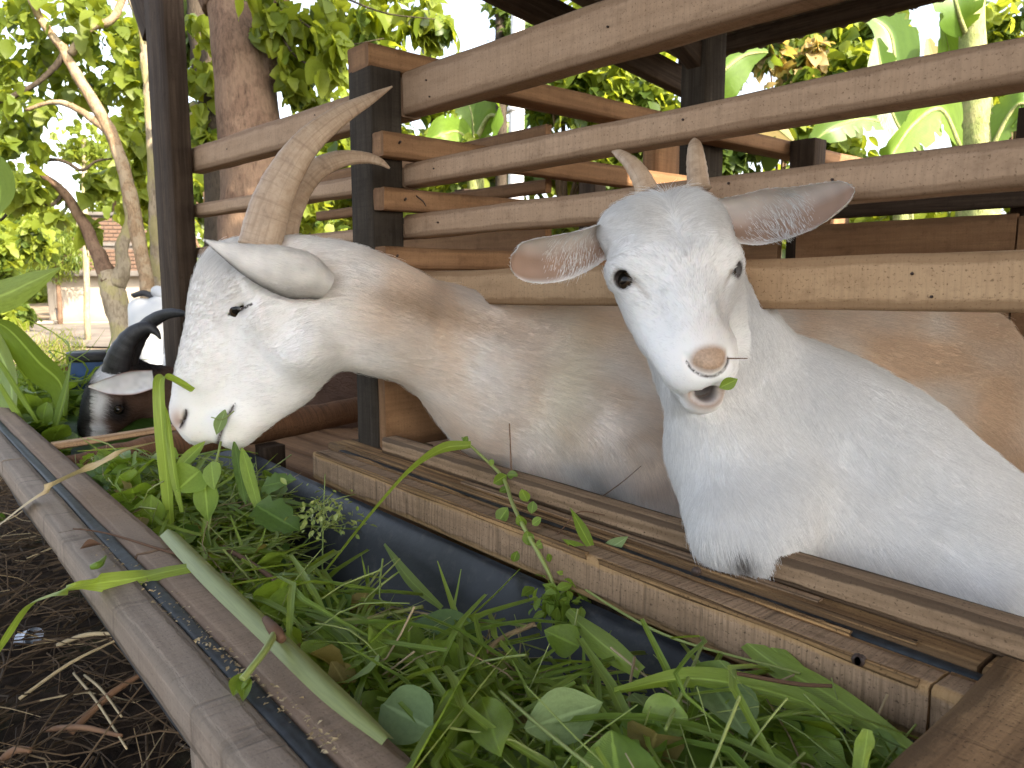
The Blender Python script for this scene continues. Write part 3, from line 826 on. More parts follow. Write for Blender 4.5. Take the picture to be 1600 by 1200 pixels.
# croup, haunch, hind leg and tail
ch([(1430, 575, 105), (1500, 590, 88), (1550, 620, 58)], .05, .85)
ch([(1470, 640, 96, -.05), (1520, 690, 62, -.04), (1560, 760, 40, -.02), (1530, 830, 30, -.02)], .04, .75)
ch([(1530, 640, 44, .1), (1590, 700, 32, .1), (1620, 790, 26, .1)], .03, .8)
ch([(1500, 535, 44), (1560, 575, 24), (1605, 592, 15), (1640, 640, 12)], .03, .9)
ch([(1380, 500, 34, -.07), (1400, 560, 30, -.09)], .06, .8)                          # hip bone
# hollow below the eye, temple, edge of the cheek
S.ball(Q(350, 540, -.094), .034, .03, cut=True)
S.ball(Q(432, 508, -.115), .040, .03, cut=True)
# eye slit, nostril, mouth
a = Q(361, 491, -.066); b = Q(391, 476, -.062)
S.chain([Q(359, 491, -.06), Q(368, 488, -.06), Q(378, 482, -.06), Q(393, 475, -.06)], [.0012, .0026, .0028, .0012], .002, CF, 7.0, True)
S.chain([Q(366, 634, -.045), Q(356, 650, -.045), Q(347, 670, -.045), Q(339, 696, -.04)], [.0022, .0032, .0034, .005], .006, CF, 7.0, True)
ch([(312, 668, 26, -.012), (330, 668, 20, -.012)], .02, .9)
ch([(366, 672, 27, -.012), (378, 660, 24, -.014)], .02, .9)
S.chain([Q(284, 662, -.03), Q(289, 652, -.034), Q(290, 640, -.036)], [.0036, .0034, .002], .004, CF, 3.0, True)
V, F = S.mesh(.0042)
V = relax(V, F, 2, .45)
N = vnormals(V, F)
def to_px(V):
    d = (V - CAM) @ CF
    return 800 + FPX * ((V - CAM) @ CR) / d, 600 - FPX * ((V - CAM) @ CU) / d
x, y = to_px(V)
# coat: white face, tan and cream over neck, shoulder and flank
fl = vnoise(V, 16, 3); fl2 = vnoise(V, 42, 4); fl3 = vnoise(V, 7, 8)
tan = np.array([.82, .61, .43]); white = np.array([.93, .905, .87]); cream = np.array([.86, .75, .56]); brown = np.array([.56, .40, .27])
wt = ramp01(x, 495, 610) * ramp01(fl * .55 + fl2 * .25 + fl3 * .45, .30, .85)
wt = np.clip(wt * .60 + ramp01(x, 560, 700) * .08 + .3 * np.exp(-((x - 660) / 90) ** 2 - ((y - 470) / 55) ** 2), 0, .9)
wt = np.maximum(wt, .75 * np.exp(-((x - 1000) / 60) ** 2 - ((y - 690) / 60) ** 2) * ramp01(fl2, .2, .7))
wt = np.maximum(wt, ramp01(x, 1130, 1250) * (.45 + .5 * ramp01(fl, .3, .7)))
col = white * (1 - wt[:, None]) + tan * wt[:, None]
wc = .75 * np.exp(-((x - 885 - (y - 600) * -.15) / 45) ** 2 - ((y - 600) / 100) ** 2)
col = col * (1 - wc[:, None]) + cream * wc[:, None]
wb = .6 * np.exp(-((y - (455 + (x - 560) * .27)) / 22) ** 2) * ramp01(x, 540, 600) * (1 - ramp01(x, 780, 860))
wb = wb + .5 * ramp01(x, 1480, 1580)
wb = np.maximum(wb, .55 * np.exp(-((x - 470) / 50) ** 2 - ((y - 425) / 28) ** 2))
col = col * (1 - wb[:, None]) + brown * wb[:, None]
pink = .8 * np.exp(-((x - 276) / 11) ** 2 - ((y - 656) / 18) ** 2)
col = col * (1 - pink[:, None]) + np.array([.50, .30, .21]) * pink[:, None]
eye_d = np.linalg.norm((V - (a + b) / 2), axis=1)
dk = np.exp(-(np.hypot((x - 376) * .9 - (y - 484) * .4, (x - 376) * .4 + (y - 484) * .9) / np.where(1, 13, 1)) ** 2) * np.exp(-(((x - 376) * .42 + (y - 484) * .9) / 11) ** 2)
col = col * (1 - .75 * dk[:, None]) + np.array([.1, .075, .06]) * .75 * dk[:, None]
ml = np.abs(x - np.interp(y, [634, 650, 670, 696], [366, 356, 347, 339]))
mouth = np.exp(-(ml / 4.6) ** 2) * ramp01(y, 630, 640) * .95
nl = np.abs(x - np.interp(y, [638, 648, 658, 672], [292, 291, 287, 283]))
nos = np.exp(-(nl / 4.2) ** 2) * ramp01(y, 636, 646) * (1 - ramp01(y, 664, 674)) * .85
mouth = np.maximum(mouth, nos)
col = col * (1 - mouth[:, None]) + np.array([.08, .05, .04]) * mouth[:, None]
pl_ = np.array([(367, 631), (360, 642), (354, 652), (348, 668), (340, 694)], float); pl_ = spline(pl_, 40)
nl_ = spline(np.array([(291, 640), (291, 649), (287, 659), (281, 668)], float), 20)
el_ = spline(np.array([(357, 492), (368, 488), (380, 482), (393, 475)], float), 30)
nearside = (V - CAM) @ CF < dep(330) + .03
ink = np.full(len(V), 9.0)
for L_, of in ((pl_, -.02), (nl_, -.04), (el_, -.10)):
    q_ = np.nonzero((x < 420) & nearside)[0]
    ink[q_] = np.minimum(ink[q_], np.min(np.hypot(x[q_, None] - L_[None, :, 0], y[q_, None] - L_[None, :, 1]), 1) * .1 + of)
body = link('body', raw_mesh('goat_body', V, F, None, {'coat': col, 'ink': ink, 'pad': 0 * ink}), g1, M['hide'])
# fur
flow = np.tile(CR * 1.0 - np.array([0, 0, .35]), (len(V), 1))
face = 1 - ramp01(x, 470, 560)
fdir = CR * .55 + np.array([0, 0, .25])
flow = flow * (1 - face[:, None]) + (fdir + np.array([0, 0, 1]) * ((500 - y) / 900)[:, None]) * face[:, None]
low = ramp01(y, 640, 760) * ramp01(x, 760, 840)
flow = flow * (1 - low[:, None]) + np.array([0, 0, -1.0]) * low[:, None] + CR * .2 * low[:, None]
ln = .0085 + .0075 * ramp01(x, 440, 620) + .003 * ramp01(x, 800, 900)
ln = ln * (1 - .75 * np.exp(-(np.hypot(x - 283, y - 655) / 26) ** 2)) * (1 - .85 * np.exp(-(eye_d / .016) ** 2))
ln = ln * (1 - .5 * (1 - ramp01(np.hypot(x - 320, y - 650), 30, 90)))
ln = (ln + .016 * np.exp(-(np.hypot(x - 340, y - 420) / 36) ** 2)) * (1 - .95 * mouth) * ramp01(ink, .25, .6)
keep = ((V - CAM) * N).sum(1) < .15 * np.linalg.norm(V - CAM, axis=1)      # the coat of the far side never shows in any nearby view
fur_curves('fur', V, F, N, 230000, ln, flow, col, g1, M['hair'], rad=.00028, lift=.26, seed=3, curl=.2, keep=keep.astype(float) + .02)
# eye, horns, ears
def eyeball(parent, c, r, look, name='eye'):
    u = np.linspace(0, math.pi, 17); v_ = np.linspace(0, 2 * math.pi, 25)
    A, B = np.meshgrid(u, v_, indexing='ij')
    X = np.stack([np.sin(A) * np.cos(B), np.sin(A) * np.sin(B), np.cos(A)], -1) * r
    look = unit(look); s = unit(np.cross(look, (0, 0, 1))); q = np.cross(s, look)
    X = X[..., 0:1] * s + X[..., 1:2] * q + X[..., 2:3] * look + np.asarray(c)
    Vv, Ff, uv = grid_arrays(X)
    o = link(name, raw_mesh(name, Vv, Ff[:, ::-1], uv), parent, [M['eye'], M['iris']])
    return o
dd_ = (V - CAM) @ CF; hy = np.hypot(x - 375, y - 484)
sel = np.nonzero((hy > 18) & (hy < 30) & (dd_ < dep(375)))[0]
ds = np.median(dd_[sel])
eyeball(g1, P(376, 484, ds + .0215), .0185, -CF)
hn = [(404, 388, 33, 0), (423, 322, 32, 0), (447, 270, 27.5, .0), (481, 222, 22.5, .005), (528, 183, 17, .02), (575, 156, 10, .035), (613, 135, 1.5, .05)]
horn('horn', [P(x, y, 1.19 + d) for x, y, r, d in hn], [r * 1.2 / FPX for x, y, r, d in hn], g1, M['horn'], up=CF, flat=.62)
hn = [(432, 390, 28, 0), (452, 322, 24, .01), (484, 273, 20, .03), (526, 250, 16, .05), (566, 246, 11.5, .065), (592, 252, 7.5, .07), (609, 263, 2, .075)]
horn('horn', [P(x, y, 1.265 + d) for x, y, r, d in hn], [r * 1.29 / FPX for x, y, r, d in hn], g1, M['horn'], up=CF, flat=.62)
cl = [(512, 445, .0), (480, 428, -.02), (440, 416, -.035), (395, 404, -.045), (350, 388, -.05), (322, 376, -.05)]
ctr = [P(x, y, 1.175 + d) for x, y, d in cl]
wd = [.022, .036, .036, .026, .011, .0012]
up_side = [CU * 1 + CF * .25 + CR * .15] * 3 + [CU * .9 + CF * .3 + CR * .3] * 3
er = ear('ear', ctr, wd, up_side, g1, M['hide'], cup=[-1.35, -1.1, -.6], thick=.005, edge_dark=.65, colors=((.76, .72, .67), (.78, .74, .69)))
def ear_fur(er, parent, dens, L=.006, seed=8, inner_len=0.0, side=None):
    o, V, F, c, inner, aa, T, S_, Nn = er
    N = vnormals(V, F)
    k = V.shape[0] // len(T)
    fl = np.repeat(T, k, 0)
    ln = np.where(inner > .5, inner_len if side is None else L, L)
    fur_curves('fur', V, F, N, dens, ln, fl, c, o, M['hair'], rad=.00022, lift=.25, seed=seed)
ear_fur(er, g1, 14000, side=1)
cl = [(432, 420, .13), (400, 408, .16), (360, 398, .18)]
ear('ear', [P(x, y, 1.2 + d) for x, y, d in cl], [.02, .028, .002], [CU, CU, CU], g1, M['hide'], cup=.6, thick=.004)

# ================================================================ the young white goat
g2 = empty('goat', P(1350, 900, 1.0) * np.array([1, 1, 0]) + np.array([0, 0, H - .455]),
           'young pure white goat with two short horns, facing the camera with its mouth open', 'goat')
S = Solid()
# local head frame: origin between the eyes; e1 = towards its left ear (right in the picture), e2 = down the face, e3 = out of the face
O2 = P(1066, 416, .845)
vd = unit(O2 - CAM)                     # away from the camera
roll = math.radians(-10); yaw = math.radians(10); pit = math.radians(30)
r0, u0, f0 = CR, unit(np.cross(CR, vd)), -vd
if u0[2] < 0: u0 = -u0
e1 = r0 * math.cos(roll) - u0 * math.sin(roll)
dn = -(r0 * math.sin(roll) + u0 * math.cos(roll)) * 1.0
dn = unit(-u0 * math.cos(roll) - r0 * math.sin(roll))
f_ = unit(np.cross(e1, dn)); f_ = f_ if f_ @ f0 > 0 else -f_
# pitch: the nose comes towards the camera
e2 = unit(dn * math.cos(pit) + f_ * math.sin(pit)); e3 = unit(f_ * math.cos(pit) - dn * math.sin(pit))
# yaw about e2: turned towards the right of the picture
e1, e3 = unit(e1 * math.cos(yaw) - e3 * math.sin(yaw)), unit(e3 * math.cos(yaw) + e1 * math.sin(yaw))
KS = .01
def K(a, b, c): return O2 + (e1 * a + e2 * b + e3 * c) * KS
def kc(pts, k=.015, n=None, sq=1.0, cut=False, mirror=False):
    for s in ((1, -1) if mirror else (1,)):
        S.chain([K(p[0] * s, p[1], p[2]) for p in pts], [p[3] * KS for p in pts], k, (None if n is None else e1 * n[0] * s + e2 * n[1] + e3 * n[2]), sq, cut)
# units: centimetres
kc([(0, -5.5, -3.4, 4.7), (0, -2.5, -3.6, 5.6)], .02)                          # skull
kc([(2.7, -5.8, -2.6, 3.8), (2.8, -2.5, -2.8, 4.2)], .02, mirror=True)
kc([(2.2, -6.7, -2.0, 2.8)] * 2, .02, mirror=True)
kc([(4.8, -7.3, -3.4, 2.3)] * 2, .025, mirror=True)
kc([(2.6, 8.6, -2.6, 2.0), (2.1, 11.0, -2.4, 1.9)], .02, mirror=True)
kc([(5.6, -.9, -2.0, 1.5)] * 2, .015, mirror=True)
kc([(0, -1, -2.4, 4.6), (0, 3.6, -2.5, 3.8), (0, 7.8, -2.1, 3.0), (0, 10.4, -1.9, 2.8)], .02)      # bridge of the nose
kc([(4.6, -.6, -2.6, 2.4), (3.8, 2.0, -3.2, 2.0)], .02, mirror=True)            # eye sockets and cheek bones
kc([(5.2, -1.5, -2.4, 1.7)] * 2, .02, mirror=True)
kc([(2.4, 3.0, -4.5, 2.8), (1.8, 6.8, -4.0, 2.35), (1.6, 9.8, -3.0, 2.05)], .02, mirror=True)    # cheeks to lips
kc([(2.0, 0, -6.8, 3.0), (1.7, 5, -6.9, 2.3)], .03, mirror=True)                # jaw angle
for s_ in (1, -1):                                                               # hollows beside the nose bone and above the eyes
    S.ball(K(6.2 * s_, 5.6, 1.4), .024, .03, cut=True)
kc([(4.9, -1.9, -.75, 1.0), (3.6, -2.6, .35, .8)], .015, mirror=True)            # brow
S.ball(K(0, -4.2, 5.2), .028, .03, cut=True)
kc([(0, 11.0, -1.6, 2.6), (0, 12.0, -2.3, 2.3)], .012)                          # muzzle tip
kc([(1.5, 12.0, -2.5, 1.7)] * 2, .012, mirror=True)
kc([(0, 5.5, -7.2, 2.6), (0, 10.0, -6.3, 2.1), (.2, 13.6, -4.7, 1.7)], .02)     # lower jaw, hanging open
kc([(-.5, 14.0, -4.4, 1.35), (.9, 14.0, -4.4, 1.35)], .010)
kc([(-1.2, 13.75, -2.6, .62), (.2, 14.1, -2.3, .95), (1.6, 13.75, -2.6, .62)], .006, cut=True)       # open mouth
kc([(.2, 13.6, -3.0, 1.0), (.2, 12.4, -4.2, 1.1), (0, 10.5, -4.8, .9)], .006, cut=True)
kc([(6.35, .15, -1.35, 1.02)] * 2, .005, mirror=True, cut=True)                   # eye openings
kc([(5.5, 1.25, -.55, .32), (4.7, 2.2, .05, .2)], .006, mirror=True, cut=True)
kc([(2.25, 10.6, .2, .2), (2.05, 11.7, .4, .36), (1.35, 12.7, .25, .3), (0, 13.05, .1, .2)], .004, mirror=True, cut=True)  # nostril fold
# neck, trunk, legs: traced where they stand behind the fence
def kch(pts, k=.04, n=None, sq=.8):
    S.chain([P(x, y, d) for x, y, r, d in pts], [r * d / FPX for x, y, r, d in pts], k, n, sq)
nv = unit(CF * np.array([1, 1, 0]))
kch([(1066, 410, 70, .925), (1090, 500, 72, .955), (1125, 590, 78, .985), (1160, 660, 92, 1.0)], .05, nv, .85)
kch([(1150, 530, 52, .98), (1200, 590, 70, 1.02)], .06, nv, .9)
kch([(1185, 690, 108, 1.0), (1280, 712, 138, 1.02), (1390, 795, 146, 1.0), (1490, 855, 122, .965), (1535, 900, 90, .93)], .05, nv, .85)
kch([(1250, 645, 78, 1.03), (1360, 718, 80, 1.02), (1470, 805, 72, .99)], .06, nv, .85)
kch([(1165, 735, 84, .95), (1165, 790, 66, .925)], .03, nv, .8)
kch([(1300, 800, 70, .955), (1360, 860, 60, .93)], .03, nv, .8)
kch([(1500, 900, 88, .90), (1555, 945, 52, .86), (1560, 1010, 38, .86)], .05, nv, .85)      # thigh
kch([(1535, 840, 62, .945), (1560, 900, 48, .92)], .05, nv, .85)
kch([(1150, 770, 54, .90), (1138, 815, 44, .875), (1132, 838, 36, .865)], .045)              # knees on the ledge
kch([(1130, 840, 32, .86), (1170, 900, 24, .88), (1260, 930, 22, .9)], .02)
kch([(1225, 780, 62, .91), (1205, 830, 42, .87), (1190, 858, 27, .845)], .045)
kch([(1225, 815, 56, .93), (1330, 850, 62, .925), (1440, 895, 62, .905), (1540, 940, 60, .875)], .05, nv, .85)
kch([(1190, 858, 24, .845), (1240, 930, 22, .89)], .03)
kch([(1090, 620, 46, .92), (1120, 700, 62, .94), (1135, 770, 54, .92)], .04, nv, .85)
V, F = S.mesh(.0034)
V = relax(V, F, 2, .45)
N = vnormals(V, F)
x, y = to_px(V)
loc = np.stack([(V - O2) @ e1, (V - O2) @ e2, (V - O2) @ e3], 1) / KS
white = np.array([.91, .90, .885])
col = np.tile(white, (len(V), 1)) * (.985 + .02 * vnoise(V, 30, 2)[:, None])
cr = .18 * ramp01(vnoise(V, 9, 6), .45, .8) * ramp01(x, 1060, 1130)
col = col * (1 - cr[:, None]) + np.array([.84, .79, .73]) * cr[:, None]
pad = ramp01(2.2 - np.hypot(loc[:, 0] / np.interp(loc[:, 1], [9.5, 11.5, 13], [1.08, 1.0, .85]), (loc[:, 1] - 11.3) / .76), 0, .5) * (loc[:, 2] > -2.4)
pk = .35 * np.exp(-((loc[:, 0] - .2) / 2.0) ** 2 - ((loc[:, 1] - 8.3) / 2.6) ** 2) * (loc[:, 2] > -2.6)
col = col * (1 - pk[:, None]) + np.array([.84, .74, .68]) * pk[:, None]
Ul = spline([(-2.35, 10.3), (-2.3, 11.1), (-2.0, 11.9), (-1.45, 12.55), (-.7, 12.95), (0, 13.1), (.7, 12.95), (1.45, 12.55), (2.0, 11.9), (2.3, 11.1), (2.35, 10.3)], 60)
front = (N @ e3 > -.35) * (loc[:, 2] > -3.2) * (loc[:, 1] > 8) * (loc[:, 1] < 14.5)
fold = np.full(len(V), 9.0); q_ = np.nonzero(front)[0]
fold[q_] = np.min(np.hypot(loc[q_, 0, None] - Ul[None, :, 0], loc[q_, 1, None] - Ul[None, :, 1]), 1)
fd = np.exp(-(fold / .26) ** 2) * np.clip(.45 + .2 * (loc[:, 1] - 10.6), .2, .95)
md = np.linalg.norm(loc - np.array([.2, 13.5, -3.2]), axis=1)
mo = np.maximum(np.exp(-(md / 1.5) ** 4), np.exp(-(np.linalg.norm(loc - np.array([.2, 12.0, -4.3]), axis=1) / 1.6) ** 4))
col = col * (1 - mo[:, None]) + np.array([.10, .055, .045]) * mo[:, None]
lip = np.exp(-((np.hypot((loc[:, 0] - .2) / 1.25, np.hypot(loc[:, 1] - 13.7, loc[:, 2] + 3.2)) - 1.55) / .35) ** 2) * (loc[:, 1] > 13.3) * .8
col = col * (1 - lip[:, None]) + np.array([.33, .215, .15]) * lip[:, None]
ed = np.minimum(np.linalg.norm(loc - np.array([6.3, .15, -1.4]), axis=1), np.linalg.norm(loc - np.array([-6.3, .15, -1.4]), axis=1))
dk = np.exp(-(ed / 1.35) ** 6) * .92
col = col * (1 - dk[:, None]) + np.array([.05, .04, .035]) * dk[:, None]
tq = np.clip((loc[:, 1] - 1.0) / 1.8, 0, 1)
tr = np.abs(np.abs(loc[:, 0]) - (5.5 - 1.3 * tq)); tr = np.where((loc[:, 1] > .8) & (loc[:, 1] < 3.2) & (loc[:, 2] > -3), tr, 9)
tr = np.exp(-(tr / .22) ** 2) * .75 * (1 - tq * .6)
col = col * (1 - tr[:, None]) + np.array([.3, .22, .14]) * tr[:, None]
kn = np.exp(-(np.hypot((x - 1158) / 1.1, y - 872) / 17) ** 2) * .9
col = col * (1 - kn[:, None]) + np.array([.10, .075, .06]) * kn[:, None]
ink = np.where(loc[:, 1] > 11.2, fold, fold + .25 * (11.6 - loc[:, 1]))
ink = np.minimum(ink, np.where((loc[:, 2] > -4), np.abs(ed - 1.02) * .8 + .02, 9))
padv = np.where((loc[:, 2] > -2.4) & (N @ e3 > -.3), np.minimum(2.25 - np.hypot(loc[:, 0] / np.interp(loc[:, 1], [9.8, 11.2, 13], [1.16, 1.04, .84]), (loc[:, 1] - 11.3) / .74), 1), -1)
link('body', raw_mesh('goat_body', V, F, None, {'coat': col, 'ink': ink, 'pad': np.maximum(padv, 0) * ramp01(loc[:, 1], 9.5, 11.6)}), g2, M['hide'])
head = ramp01(loc[:, 2] + 9, 0, 2) * (1 - ramp01(loc[:, 1], 15.5, 17.5)) * (np.abs(loc[:, 0]) < 9)
flow = np.tile(CR * .35 + np.array([0, 0, -1.0]), (len(V), 1))
flow = flow + CR * ramp01(x, 1250, 1450)[:, None] * .5
up = -e2[None] * ramp01(2 - loc[:, 1], -12, 4)[:, None] * .5 + e1[None] * (loc[:, 0] / 4)[:, None] + np.where(loc[:, 1] < -2, 1, 0)[:, None] * e2[None] * .9 - e2[None] * .45
flow = flow * (1 - head[:, None]) + up * head[:, None]
ln = .012 - .0062 * head
ln = ln + .016 * head * np.exp(-((loc[:, 0] / 4.5) ** 2 + ((loc[:, 1] + 7.5) / 3.2) ** 2))
ln = ln * (1 - .97 * pad) * (1 - .95 * np.exp(-(ed / 1.3) ** 6)) * (1 - .9 * np.maximum(mo, lip / .7)) * (1 - ramp01(.8 - fold, 0, .5))
ln = ln * (1 - .45 * head * ramp01(loc[:, 1], 3, 10))
ln = ln + .003 * ramp01(y, 780, 860) * (x < 1450)
keep = ((V - CAM) * N).sum(1) < .15 * np.linalg.norm(V - CAM, axis=1)
fur_curves('fur', V, F, N, 260000, ln, flow, col, g2, M['hair'], rad=.00024, lift=.26, seed=4, curl=.18, keep=keep.astype(float) + .02)
for s in (1, -1):
    eyeball(g2, K(5.55 * s, .15, -2.05), .0128, e3 * .6 + e1 * s * .8)
    pts = [(1012, 300, 18, .90), (1000, 274, 15.5, .905), (985, 254, 12, .915), (968, 241, 8, .93), (957, 237, 2, .94)] if s < 0 else [(1092, 296, 19, .905), (1089, 268, 16.5, .91), (1087, 245, 14, .92), (1086, 226, 10, .93), (1085, 217, 3, .935)]
    horn('horn', [P(a_, b_, d_) for a_, b_, r_, d_ in pts], [r_ * d_ / FPX for a_, b_, r_, d_ in pts], g2, M['horn'], flat=.85, up=CF, n=40, ring=.03, nring=9)
    if s < 0: cl = [(985, 362, .91, 20), (945, 372, .90, 23), (905, 390, .89, 29), (865, 402, .88, 32), (830, 406, .875, 30), (808, 405, .872, 22), (799, 403, .87, 6)]
    else: cl = [(1120, 335, .905, 22), (1160, 340, .895, 33), (1200, 337, .885, 37), (1250, 329, .855, 33), (1295, 314, .825, 26), (1322, 302, .80, 17), (1334, 297, .79, 4)]
    ctr = [P(x_, y_, d) for x_, y_, d, w in cl]
    wd = [1.13 * w * d / FPX for x_, y_, d, w in cl]
    sd_ = [unit(CU * 1.0 - CF * .35)] * 4
    er = ear('ear', ctr, wd, sd_, g2, M['hide'], cup=[1.0 * -s, .8 * -s, .5 * -s], thick=.0045, topside=(0 if s < 0 else 1), colors=((.84, .80, .76), (.33, .215, .155)))
    o, Ve, Fe, ce, inn, aa, T_, S_, Nn_ = er
    Ne = vnormals(Ve, Fe); kk = len(Ve) // len(T_)
    out_ = inn < .5                      # the hairy back of the ear
    along = np.repeat(np.linspace(0, 1, len(T_)), kk)
    lw = np.where(out_, .005, .0)
    lw = np.where(~out_, .019 * np.exp(-((along - .36) / .15) ** 2) * (np.abs(aa) < .8), lw)
    lw = np.maximum(lw, .004 * (np.abs(aa) > .9))
    fe = np.repeat(T_, kk, 0) * .6 + np.repeat(S_, kk, 0) * np.where(~out_, -.9, 0)[:, None]
    fur_curves('fur', Ve, Fe, Ne, 2600, lw, fe, np.tile([.84, .83, .81], (len(Ve), 1)), o, M['hair'], rad=.00026, lift=.3, seed=15)
# ================================================================ greens
M['leaf'] = leaf_mat('fresh_leaf', (.10, .18, .02), (.25, .36, .045), .34, rough=.34, spec=.5)
M['leaf_dark'] = leaf_mat('dark_leaf', (.04, .09, .014), (.105, .18, .028), .26)
M['leaf_pale'] = leaf_mat('pale_leaf_underside', (.15, .23, .085), (.25, .33, .14), .25, rough=.6, spec=.2)
M['leaf_lime'] = leaf_mat('lime_leaf', (.16, .26, .035), (.27, .38, .06), .35)
M['blade'] = leaf_mat('grass_blade_green', (.12, .20, .024), (.29, .39, .065), .34, rough=.38, vein=True)
M['stem'] = leaf_mat('green_stem', (.17, .23, .05), (.34, .39, .12), .1, vein=False)
M['straw'] = leaf_mat('dry_straw', (.26, .18, .09), (.5, .4, .24), .1, rough=.7, vein=False)
M['olive'] = leaf_mat('olive_stalk', (.15, .19, .05), (.25, .28, .085), .15, vein=False)
M['straw_dark'] = leaf_mat('dark_straw', (.035, .022, .012), (.13, .085, .045), .05, rough=.85, vein=False)
M['wilted'] = leaf_mat('wilted_leaf', (.16, .13, .04), (.30, .25, .08), .25, rough=.7)
M['twig'] = leaf_mat('brown_twig', (.10, .05, .025), (.2, .11, .06), .0, rough=.8, vein=False)

def leaf_grid(width, n=8, m=5, curl=.15, fold=.18, droop=.25, wav=.03, seed=0):
    """leaf of length 1 along +x, unit profile width(t); returns V,F,uv"""
    r = np.random.default_rng(seed)
    t = np.linspace(0, 1, n); a = np.linspace(-1, 1, m)
    w = np.maximum(spline(np.asarray(width, float).reshape(-1, 1), 41)[:, 0], 0); w = np.interp(t, np.linspace(0, 1, 41), w) if len(width) < 9 else np.interp(t, np.linspace(0, 1, len(width)), width)
    A = np.zeros((n, m, 3))
    A[..., 0] = t[:, None]
    A[..., 1] = w[:, None] * a[None]
    A[..., 2] = fold * np.abs(a)[None] * w[:, None] - droop * (t ** 2)[:, None] + curl * (a ** 2)[None] * w[:, None] * np.sin(t * 4 + seed)[:, None]
    A[..., 2] += wav * np.sin(t * 9 + r.uniform(0, 6))[:, None] * a[None] * 1.0
    V, F, uv = grid_arrays(A)
    return V, F, uv
ROUND = (.02, .30, .42, .45, .40, .28, .02)
OVAL = (.02, .16, .25, .28, .24, .13, .0)
HEART = (.06, .40, .46, .42, .33, .2, .0)
LANCE = (.01, .06, .085, .09, .075, .045, .0)
LOBED = (.02, .34, .2, .46, .22, .40, .16, .26, .1, .0)
def rot_rand(r, k, tilt=1.0):
    """random turn about z, then a tilt"""
    a, b, c = r.uniform(0, 2 * math.pi, k), r.normal(0, .55 * tilt, k), r.normal(0, .5 * tilt, k)
    ca, sa, cb, sb, cc, s_c = np.cos(a), np.sin(a), np.cos(b), np.sin(b), np.cos(c), np.sin(c)
    Z, O = np.zeros(k), np.ones(k)
    Rz = np.stack([ca, -sa, Z, sa, ca, Z, Z, Z, O], 1).reshape(k, 3, 3)
    Ry = np.stack([cb, Z, sb, Z, O, Z, -sb, Z, cb], 1).reshape(k, 3, 3)
    Rx = np.stack([O, Z, Z, Z, cc, -s_c, Z, s_c, cc], 1).reshape(k, 3, 3)
    return Rz @ Ry @ Rx
def scatter(name, templates, pos, rot, size, mat, parent, rnd=None, seed=0, kind=None):
    r = np.random.default_rng(seed)
    pos = np.asarray(pos); k = len(pos)
    ti = r.integers(0, len(templates), k)
    rnd = r.random(k) if rnd is None else rnd
    Vs, Fs, us, rs, o = [], [], [], [], 0
    for i, (V, F, uv) in enumerate(templates):
        s = np.nonzero(ti == i)[0]
        if not len(s): continue
        W = np.einsum('kij,nj->kni', rot[s], V) * size[s][:, None, None] + pos[s][:, None]
        Vs.append(W.reshape(-1, 3)); us.append(np.tile(uv, (len(s), 1)))
        Fs.append((F[None] + (np.arange(len(s)) * len(V))[:, None, None]).reshape(-1, 4) + o)
        rs.append(np.repeat(rnd[s], len(V))); o += len(s) * len(V)
    ob = link(name, raw_mesh(name, np.vstack(Vs), np.vstack(Fs), np.vstack(us), {'rnd': np.concatenate(rs)}), parent, mat)
    if kind: ob['kind'] = kind
    return ob
def blade_arrays(pts, wid, n=28, m=5, fold=.3, side=None, twist=0.0, wav=0.0):
    C = spline(pts, n); w = np.maximum(spline(np.asarray(wid, float).reshape(-1, 1), n)[:, 0], .0003)
    T = unit_rows(np.gradient(C, axis=0))
    s0 = np.tile(np.asarray(side if side is not None else np.cross(T[n // 2], (0, 0, 1)), float), (n, 1))
    S = unit_rows(s0 - T * (s0 * T).sum(1, keepdims=True)); Nn = np.cross(S, T)
    if twist:
        a = np.linspace(0, twist, n)[:, None]; S, Nn = S * np.cos(a) + Nn * np.sin(a), Nn * np.cos(a) - S * np.sin(a)
    a = np.linspace(-1, 1, m)
    A = C[:, None] + (w[:, None] * a[None])[..., None] * S[:, None] + (w[:, None] * fold * np.abs(a)[None])[..., None] * Nn[:, None]
    if wav: A = A + (wav * np.sin(np.linspace(0, 14, n))[:, None] * a[None])[..., None] * Nn[:, None]
    return grid_arrays(A)
def blade(name, pts, wid, mat, label=None, cat=None, parent=None, rnd=None, group=None, **kw):
    V, F, uv = blade_arrays(pts, wid, **kw)
    o = link(name, raw_mesh(name, V, F, uv, {'rnd': np.full(len(V), random.random() if rnd is None else rnd)}), parent, mat)
    return tag(o, label, cat, group)
def stalk(name, pts, rad, mat, label=None, cat=None, parent=None, rnd=None, n=24, k=7, group=None):
    V, F, uv = tube_arrays(pts, rad, n=n, k=k, rough=.1)
    o = link(name, tri_fix(V, F, uv, name, {'rnd': np.full(len(V), random.random() if rnd is None else rnd)}), parent, mat)
    return tag(o, label, cat, group)
